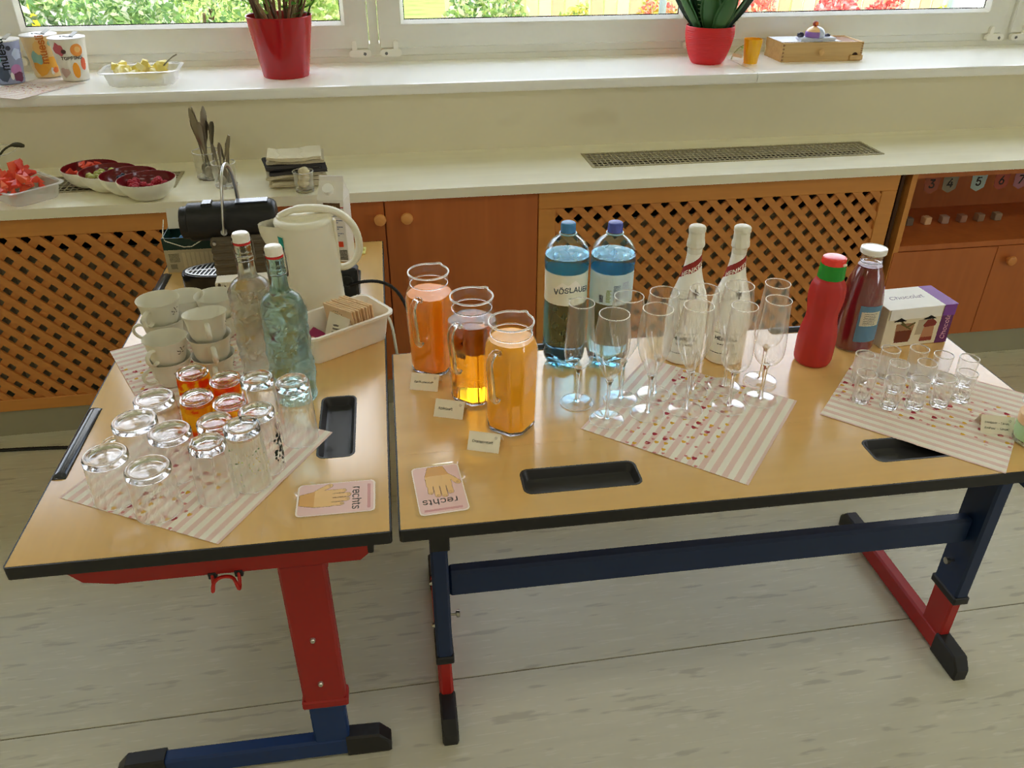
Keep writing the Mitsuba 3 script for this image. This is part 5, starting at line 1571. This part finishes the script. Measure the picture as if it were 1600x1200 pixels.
# folded cloths
for i in range(9):
    n = 34
    dark = i in (4, 5, 6)
    w, d, t = .165 + .006 * math.sin(i * 2.1), .115 + .006 * math.cos(i * 1.7), .0088
    ol = []
    # section in x-z: folded strip with a round fold on the left
    L = w
    up = [(x, t * .5) for x in np.linspace(L / 2, -L / 2 + t / 2, 14)]
    fold = [(-L / 2 + t / 2 - t / 2 * math.sin(a), t / 2 * math.cos(a)) for a in np.linspace(0.3, PI - .3, 6)]
    dn = [(x, -t * .5) for x in np.linspace(-L / 2 + t / 2, L / 2, 14)]
    sl = [(L / 2 - .002, -t * .08), (-L / 2 + t, -t * .06), (-L / 2 + t, t * .06), (L / 2 - .002, t * .08)]
    sec = np.array(up + fold + dn + sl)
    rings = []
    for y in np.linspace(-d / 2, d / 2, 12):
        rings.append(np.c_[sec[:, 0], np.full(len(sec), y), sec[:, 1]])
    m = out(loft(rings))
    v = np.array(m.vertices)
    v[:, 2] += .0100 * (meshkit.fbm(np.c_[v[:, 0] * 16, v[:, 1] * 16, np.full(len(v), i * .25)], 2, 3) - .5)
    if i == 8:
        v[:, 2] += .004 * np.clip((v[:, 0] + .02) / .08, 0, 1) + .006 * np.exp(-((v[:, 0] + w / 2) / .02) ** 2)
    m.vertices = v
    lab = ['cream folded cloth at the bottom of the cloth pile', 'cream folded cloth second from the bottom of the pile', 'cream folded cloth third from the bottom of the pile', 'cream folded cloth fourth from the bottom of the pile', 'dark grey folded cloth, lowest of the dark ones in the pile', 'dark grey folded cloth in the middle of the dark ones', 'dark grey folded cloth, topmost of the dark ones', 'cream folded cloth just under the top of the pile', 'cream folded cloth on top of the cloth pile'][i]
    single('folded_cloth', m, ('cloth', (74, 72, 72) if dark else [(208, 198, 168), (196, 186, 158)][i % 2]), lab, 'cloth', C(-.235 + .008 * math.sin(i * 1.9), 1.512 + .006 * math.cos(i * 2.7), .0075 + .0099 * i, rz=.10 + .11 * math.sin(i * 2.3)), 'folded cloths in a pile')

# small glass with cream napkins
jg = (-.205, 1.418)
p = cut_glass(.062, .028, .031)
p.place('napkin_glass', 'small glass holding crumpled cream napkins in front of the cloth pile', 'glass', C(*jg))
for i in range(3):
    m = bumpy(ico(.017, 3, (1, 1, .75)), .006, 90, i + 2)
    single('crumpled_napkin', m, ('cloth', (214, 204, 172)), f'crumpled cream napkin in the small glass, {["lowest", "middle", "topmost"][i]}', 'napkin', C(jg[0] + .003 * (i - 1), jg[1] + .002 * i, .026 + .0165 * i, rz=i), 'napkins in the small glass')

# ------------------------------------------------------------------ on the window sill
def S(x, y, z=0.0, **k):
    return mat4((x, y, 1.0 + z), **k)


napkin([(-1.03, 1.70), (-.90, 1.93), (-1.06, 2.03), (-1.21, 1.80)], 7, label='striped paper napkin under the muesli cups, its corner hanging over the sill edge', base=1.0,
       lift=lambda u, v: 0 * u, name='sill_napkin')


def muesli(x, y, rot, base, print_cols, word, wc, label, seed, vertical=True):
    p = Proto()
    pf = [(.034, 0), (.0355, .002), (.0475, .108), (.0482, .112)]
    rf = pinterp(pf)
    p.add('cup', lathe([(0, .003), (.033, .003)] + pf, 56), ('satin', base), 35)
    p.add('lid', lathe([(.0482, .112), (.0500, .1125), (.0502, .1150), (.0475, .1158), (0, .1150)], 48), ('satin', (226, 224, 220)), 35, label='white foil lid')
    p.add('lid/tab', move(bx(-.012, .012, 0, .022, 0, .0012), (.004, .012, .1158), rx=.5, rz=.4), ('satin', (190, 190, 188)), False)
    ms = unary_union([affinity.rotate(sbox(-.016, -.0022, .016, .0022), 30), affinity.translate(affinity.rotate(sbox(-.012, -.002, .012, .002), 20), .012, .012), affinity.translate(sbox(-.01, -.002, .008, .002), -.01, -.014)])
    p.add('lid/print', extr(ms, .0003, .1158), ('matte', (90, 90, 90)), False)
    r = random.Random(seed)
    for k, (c, sh, th, z, s) in enumerate(print_cols):
        q = Point(0, 0).buffer(s, 10) if sh == 'o' else affinity.scale(Point(0, 0).buffer(s, 10), .55, 1.25) if sh == 'e' else Polygon([(s * (1 + .25 * r.uniform(-1, 1)) * math.cos(a), s * (1 + .35 * r.uniform(-1, 1)) * math.sin(a)) for a in np.linspace(0, 6.28, 11)[:-1]]).buffer(.003)
        p.add('picture_print', wrap(extr(q, .0001), rf, th, z, .0005 + .0003 * k, .006), ('satin', c), False)
    for (s, h, th, z, c, vert) in word:
        t = text(s, h, .0002, True, 0 if vert else .5)
        if vert:
            t = move(t, rz=PI / 2)
        p.add('lettering', wrap(t, rf, th, z, .0034, .004), ('matte', c), False)
    p.place('muesli_cup', label, 'muesli cup', S(x, y, .0025, rz=rot, s=1.13), 'muesli cups on the sill')


f0 = lambda x, y: face(x, y)
muesli(-1.135, 1.965, f0(-1.14, 1.97), (150, 160, 196), [((70, 84, 110), 'b', -.45, .030, .016), ((190, 130, 190), 'o', .55, .036, .016), ((116, 60, 96), 'b', .62, .018, .012), ((120, 180, 190), 'o', -.45, .070, .010), ((200, 110, 80), 'b', -.55, .090, .010), ((190, 204, 236), 'b', .75, .078, .012), ((60, 64, 84), 'o', .30, .096, .006), ((236, 236, 240), 'e', .15, .022, .008)],
       [('muesli', .020, .12, .040, (36, 40, 52), True)], None, 'lilac blue muesli cup at the left picture edge', 1)
muesli(-1.050, 2.060, f0(-1.05, 2.04), (236, 206, 150), [((236, 170, 60), 'b', -.35, .030, .018), ((150, 190, 170), 'b', -.45, .058, .015), ((236, 190, 110), 'b', -.15, .084, .014), ((150, 190, 176), 'o', .55, .094, .008), ((240, 180, 70), 'b', .52, .040, .018), ((240, 240, 232), 'e', .35, .018, .008), ((230, 120, 60), 'o', .60, .020, .008)],
       [('muesli', .019, .22, .040, (206, 120, 50), True)], None, 'yellow muesli cup, rear one of the three', 2)
muesli(-.942, 1.985, f0(-.95, 1.99), (226, 222, 210), [((190, 90, 100), 'b', -.66, .088, .013), ((232, 150, 70), 'o', .42, .084, .017), ((238, 158, 40), 'e', .15, .030, .017), ((226, 104, 70), 'e', .72, .046, .014), ((200, 170, 160), 'b', -.66, .026, .010), ((240, 190, 120), 'o', .45, .086, .008), ((80, 50, 44), 'o', -.35, .082, .006)],
       [('TOPPING', .0085, .02, .060, (70, 54, 50), False)], None, 'white muesli cup with orange and grapefruit pictures', 3)

# pineapple tub
p = Proto()
pm = S(-.712, 1.905, rz=.05, s=1.1)
def pring(k, z):
    return ring3(rrect(.205 - k, .150 - k, .035, 6), z)
p.add('shell', loft([pring(.030, .0), pring(.022, .003), pring(.006, .034), pring(.004, .038)], True, False), 'frost', 40)
p.add('flange', loft([pring(.004, .0375), pring(-.018, .0395), pring(-.020, .042), pring(.0, .043)], False, False), 'frost', 40)
p.place('pineapple_tub', 'translucent plastic tub of pineapple pieces on the window sill', 'tub', pm)
pcs = [shape(trimesh.convex.convex_hull(np.array([(-.014, -.009, 0), (.014, -.011, 0), (.012, .010, 0), (-.012, .009, 0), (-.010, -.006, .014), (.011, -.008, .016), (.009, .007, .015)])), ('satin', c), False) for c in ((240, 226, 140), (232, 214, 110), (246, 236, 176))]
r = random.Random(17)
for i in range(34):
    single('pineapple_piece', pcs[i % 3], None, 'pale yellow pineapple piece in the tub on the sill', 'pineapple', pm @ mat4((r.uniform(-.070, .070), r.uniform(-.045, .045), .008 + r.uniform(.006, .040)), rz=r.uniform(0, 6), rx=r.uniform(-.8, .8), ry=r.uniform(-.5, .5)), 'pineapple pieces in the tub')
p = Proto()
p.add('handle', tube(spline([(0, 0, .02), (.03, 0, .05), (.052, .004, .062)], 10), .0022, 6), ST, 40)
p.add('head', ico(.010, 2, (1.2, .8, .3), (-.006, 0, .018)), ST, True)
p.place('pineapple_spoon', 'small steel spoon sticking out of the pineapple tub', 'spoon', pm @ mat4((.052, .0, .012), rz=.1))

# tall red pot with woody stems
p = Proto()
x, y = -.264, 1.958
pp = [(.074, 0), (.076, .002), (.1055, .184), (.1070, .188)]
p.add('pot', lathe([(0, .002), (.073, .002)] + pp + [(.1060, .190), (.1030, .188), (.0990, .160), (0, .160)], 72), ('gloss', (170, 24, 30)), 40)
p.add('soil', bumpy(lathe([(.0935, .158), (.06, .163), (.03, .165), (0, .166)], 30), .003, 60, 3), ('matte', (60, 44, 32)), True)
r = random.Random(8)
for i in range(30):
    a, q = r.uniform(0, 6.28), r.uniform(.02, .088)
    b = a + r.uniform(-.4, .4)
    l = r.uniform(.16, .30)
    pts = [(q * math.cos(a), q * math.sin(a), .155), (q * 1.5 * math.cos(b), q * 1.5 * math.sin(b), .155 + l * .4), (q * 2.3 * math.cos(b), q * 2.3 * math.sin(b), .155 + l)]
    p.add('stem', tube(spline(pts, 9), [r.uniform(.003, .0065) * k for k in np.linspace(1, .6, 9)], 7), ('matte', r.choice([(120, 96, 70), (150, 130, 100), (90, 68, 50), (140, 104, 80)])), 40)
lf = []
for i in range(46):
    a, q, z = r.uniform(0, 6.28), r.uniform(.02, .12), r.uniform(.19, .42)
    if i < 8:
        a, q, z = r.uniform(-.9, .2), r.uniform(.03, .07), r.uniform(.18, .24)
    u = np.linspace(0, 1, 7)
    w_ = .014 * np.sin(PI * u ** .8)
    L_ = r.uniform(.04, .07)
    vv = np.concatenate([np.c_[u * L_, -w_, .010 * u ** 2], np.c_[u * L_, w_, .010 * u ** 2]])
    ff = np.array([(k, k + 1, 7 + k + 1, 7 + k) for k in range(6)])
    p.add('leaf', move(mesh_of((vv, ff)), (q * math.cos(a), q * math.sin(a), z), rz=a + r.uniform(-1, 1), ry=-r.uniform(-.2, .9)), ('leaf', r.choice([(110, 160, 60), (150, 190, 80), (84, 130, 56)])), True)
p.place('potted_plant', 'tall glossy dark red pot with woody stems and a few green leaves', 'potted plant', S(x, y))

# red ribbed pot with succulent
p = Proto()
x, y = 1.236, 1.972
p2 = prof_spline([(.052, 0), (.056, .003), (.072, .035), (.0835, .075), (.0875, .105), (.0865, .125)], 60)
p2 = [(r_ + .0008 * math.sin(z * 900) * (1 if .02 < z < .115 else 0), z) for r_, z in p2]
p.add('pot', lathe([(0, .002), (.05, .002)] + p2 + [(.0855, .1275), (.0825, .126), (.080, .10), (0, .10)], 60), ('satin', (206, 38, 42)), 50)
p.add('inner_pot', lathe([(.076, .095), (.078, .124), (.0745, .124), (.0725, .10)], 40), ('satin', (26, 26, 28)), 40, label='black nursery pot')
p.add('soil', bumpy(lathe([(.074, .110), (.04, .113), (0, .114)], 30), .002, 60, 9), ('matte', (50, 38, 30)), True)
r = random.Random(12)
for i in range(17):
    a = i * 2.4
    k = i / 17
    L_, wmax, tilt = .185 + r.uniform(-.02, .03), .036, 1.30 - .52 * (1 - k) + r.uniform(-.05, .05)
    n = 12
    u = np.linspace(0, 1, n)
    w_ = wmax * (np.sin(PI * np.clip(u * .86 + .12, 0, 1)) ** .8)
    rings = []
    for j in range(n):
        c_ = np.array([u[j] * L_, 0, .020 * u[j] ** 2])
        rings.append(np.array([c_ + (0, -w_[j], .006 * (w_[j] / wmax)), c_ + (0, -w_[j] * .5, -.003), c_ + (0, 0, -.005), c_ + (0, w_[j] * .5, -.003), c_ + (0, w_[j], .006 * (w_[j] / wmax)), c_ + (0, 0, .0)]))
    m = out(loft(rings))
    q = .010 + .045 * (1 - k)
    p.add('leaf', move(m, (q * math.cos(a), q * math.sin(a), .108), rz=a, ry=-tilt), ('satin', r.choice([(36, 74, 44), (48, 90, 52), (30, 60, 40), (60, 104, 58)])), True)
    if i % 3 == 0:
        ms = [move(bx(-.001, .001, -w_[6] * .6, w_[6] * .6, -.0065, -.0055), (L_ * t, 0, .020 * t * t)) for t in np.linspace(.2, .8, 9)]
        p.add('leaf/pale_bands', move(join(*ms), (q * math.cos(a), q * math.sin(a), .108), rz=a, ry=-tilt), ('satin', (176, 196, 160)), False)
p.place('potted_succulent', 'succulent with thick dark leaves in a ribbed bright red pot', 'potted plant', S(x, y))

# sprig lying behind the pot, yellow cup
p = Proto()
p.add('stem', tube(spline([(0, 0, .0), (.02, .0, .035), (.05, .0, .052), (.085, 0, .060)], 14), .0014, 6), ('matte', (150, 160, 90)), 40)
r = random.Random(4)
for i in range(16):
    t = r.uniform(.25, 1)
    vv = np.array([(0, 0, 0), (.008, -.005, .001), (.016, 0, .002), (.008, .005, .001)])
    p.add('leaf', move(mesh_of((vv, np.array([[0, 1, 2, 3]]))), (.085 * t, 0, .010 + .050 * t ** .7), rz=r.uniform(0, 6.28), ry=r.uniform(-.6, .6)), ('leaf', r.choice([(170, 200, 90), (196, 214, 110), (150, 190, 90)])), False)
p.add('plant_label', move(bx(-.006, .034, -.001, .001, .012, .024), (0.0, -.012, 0), ry=.2), ('satin', (226, 214, 186)), False)
p.place('plant_sprig', 'light green sprig with a small label between the red pot and the yellow cup', 'sprig', S(1.352, 2.02))
p = Proto()
yp = [(.0235, 0), (.0245, .002), (.0330, .080), (.0338, .082)]
p.add('cup', lathe([(0, .002), (.023, .002)] + yp + [(.0330, .083), (.0318, .081), (.0230, .006), (0, .005)], 40), ('gloss', (244, 184, 26)), 40)
p.add('cord', tube(spline([(.033, 0, .078), (.046, -.004, .066), (.048, -.008, .045), (.043, -.010, .034)], 14), .0013, 6), ('matte', (226, 214, 184)), 40)
p.place('yellow_cup', 'small yellow plastic cup on the sill left of the wooden box', 'cup', S(1.392, 1.940))

# wooden box with puzzle tray and ball toy
p = Proto()
w_, d_, h_ = .295, .145, .062
x0 = 0
p.add('front_board', bx(0, w_, 0, .009, 0, h_, .001), 'box_wood', False)
p.add('back_board', bx(0, w_, d_ - .009, d_, 0, h_, .001), 'box_wood', False)
p.add('side_board', bx(0.0003, .009, .009, d_ - .009, 0, h_ - .0003, .001), 'box_wood', False)
p.add('side_board', bx(w_ - .009, w_ - .0003, .009, d_ - .009, 0, h_ - .0003, .001), 'box_wood', False)
p.add('lid', bx(.012, w_ - .010, .010, d_ - .010, h_ - .008, h_ - .002, .001), ('satin', (150, 104, 66)), False, label='dark sliding lid')
p.add('knob', move(knob(.0, 0, 0, .55), (w_ * .47, -.001, h_ * .52)), ('satin', (206, 164, 104)))
p.add('slot', move(extr(Point(0, 0).buffer(.010, 8).intersection(sbox(-.02, 0, .02, .02)), .0008), (w_ - .026, -.0002, .018), rx=PI / 2), ('matte', (60, 40, 24)), False)
p.add('latch_block', bx(w_ - .046, w_ + .002, -.0060, -.0005, .003, .019, .001), 'box_wood', False)
for i in range(5):
    p.add('joint_pin', bx(.0005, .0075, -.0006, 0, .004 + i * .0118, .0095 + i * .0118), ('satin', (150, 108, 62)), False)
    p.add('joint_pin', bx(w_ - .0075, w_ - .0005, -.0006, 0, .024 + i * .0075, .0275 + i * .0075), ('satin', (150, 108, 62)), False)
wbM = S(1.508, 1.935, rz=-.03, s=1.06)
p.place('wooden_box', 'light wooden box with a round knob on the sill', 'box', wbM)
p = Proto()
p.add('sheet', bumpy(trimesh.Trimesh(*trimesh.remesh.subdivide_to_size(bx(0, .215, 0, .120, 0, .0012).vertices, bx(0, .215, 0, .120, 0, .0012).faces, .02), process=False), .0012, 30, 2), ('satin', (236, 238, 244)), False)
p.add('sheet/bag', bx(.07, .20, .004, .055, .0015, .012, .004), ('satin', (214, 220, 236)), False)
p.place('plastic_sheet', 'white crumpled plastic bag lying on the wooden box', 'plastic bag', wbM @ mat4((.0, .012, h_ + .0004)))
p = Proto()
dome = [(0, .0), (.030, .0), (.0335, .003), (.0330, .012), (.0270, .024), (.015, .0315), (0, .034)]
dm = lathe(prof_spline(dome, 26), 48)
v = np.array(dm.vertices)
colr = np.where((v[:, 0] < 0)[:, None], lin((150, 110, 200)), lin((196, 210, 240)))
colr = np.where(((v[:, 0] < 0) & (v[:, 2] > .017))[:, None], lin((250, 206, 150)), colr)
p.add('dome', dm, ('gloss', colr), True)
p.add('top_knob', ico(.0100, 2, (1, 1, .9), (-.004, 0, .042)), ('satin', (150, 60, 40)), True, label='red brown knob')
p.add('top_knob/disc', move(lathe([(0, .0012), (.005, .001), (.006, 0)], 16), (-.004, -.0092, .043), rx=PI / 2), ('satin', (230, 120, 60)))
p.place('toy_dome', 'small domed toy in lilac and pale blue with a red brown knob', 'toy', wbM @ mat4((.128, .040, h_ + .0128)))
for i, (a, b) in enumerate(((.078, .045), (.178, .050))):
    q = Proto()
    q.add('block', join(bx(-.010, .010, -.006, .006, 0, .012 if i == 0 else .006, .001), bx(-.002, .006, -.005, .005, .004, .015 if i == 0 else .008, .001)), ('satin', (40, 40, 66)), False)
    q.add('wheel', move(lathe([(0, .003), (.004, .003), (.0045, 0)], 14), (-.005, -.006, .004), rx=PI / 2), ('satin', (90, 90, 110)))
    q.place('dark_toy_block', ['dark blue toy block left of the toy dome on the bag', 'flat dark blue toy block right of the toy dome on the bag'][i], 'toy', wbM @ mat4((a, b, h_ + .0128 if i == 0 else h_ + .0128)))
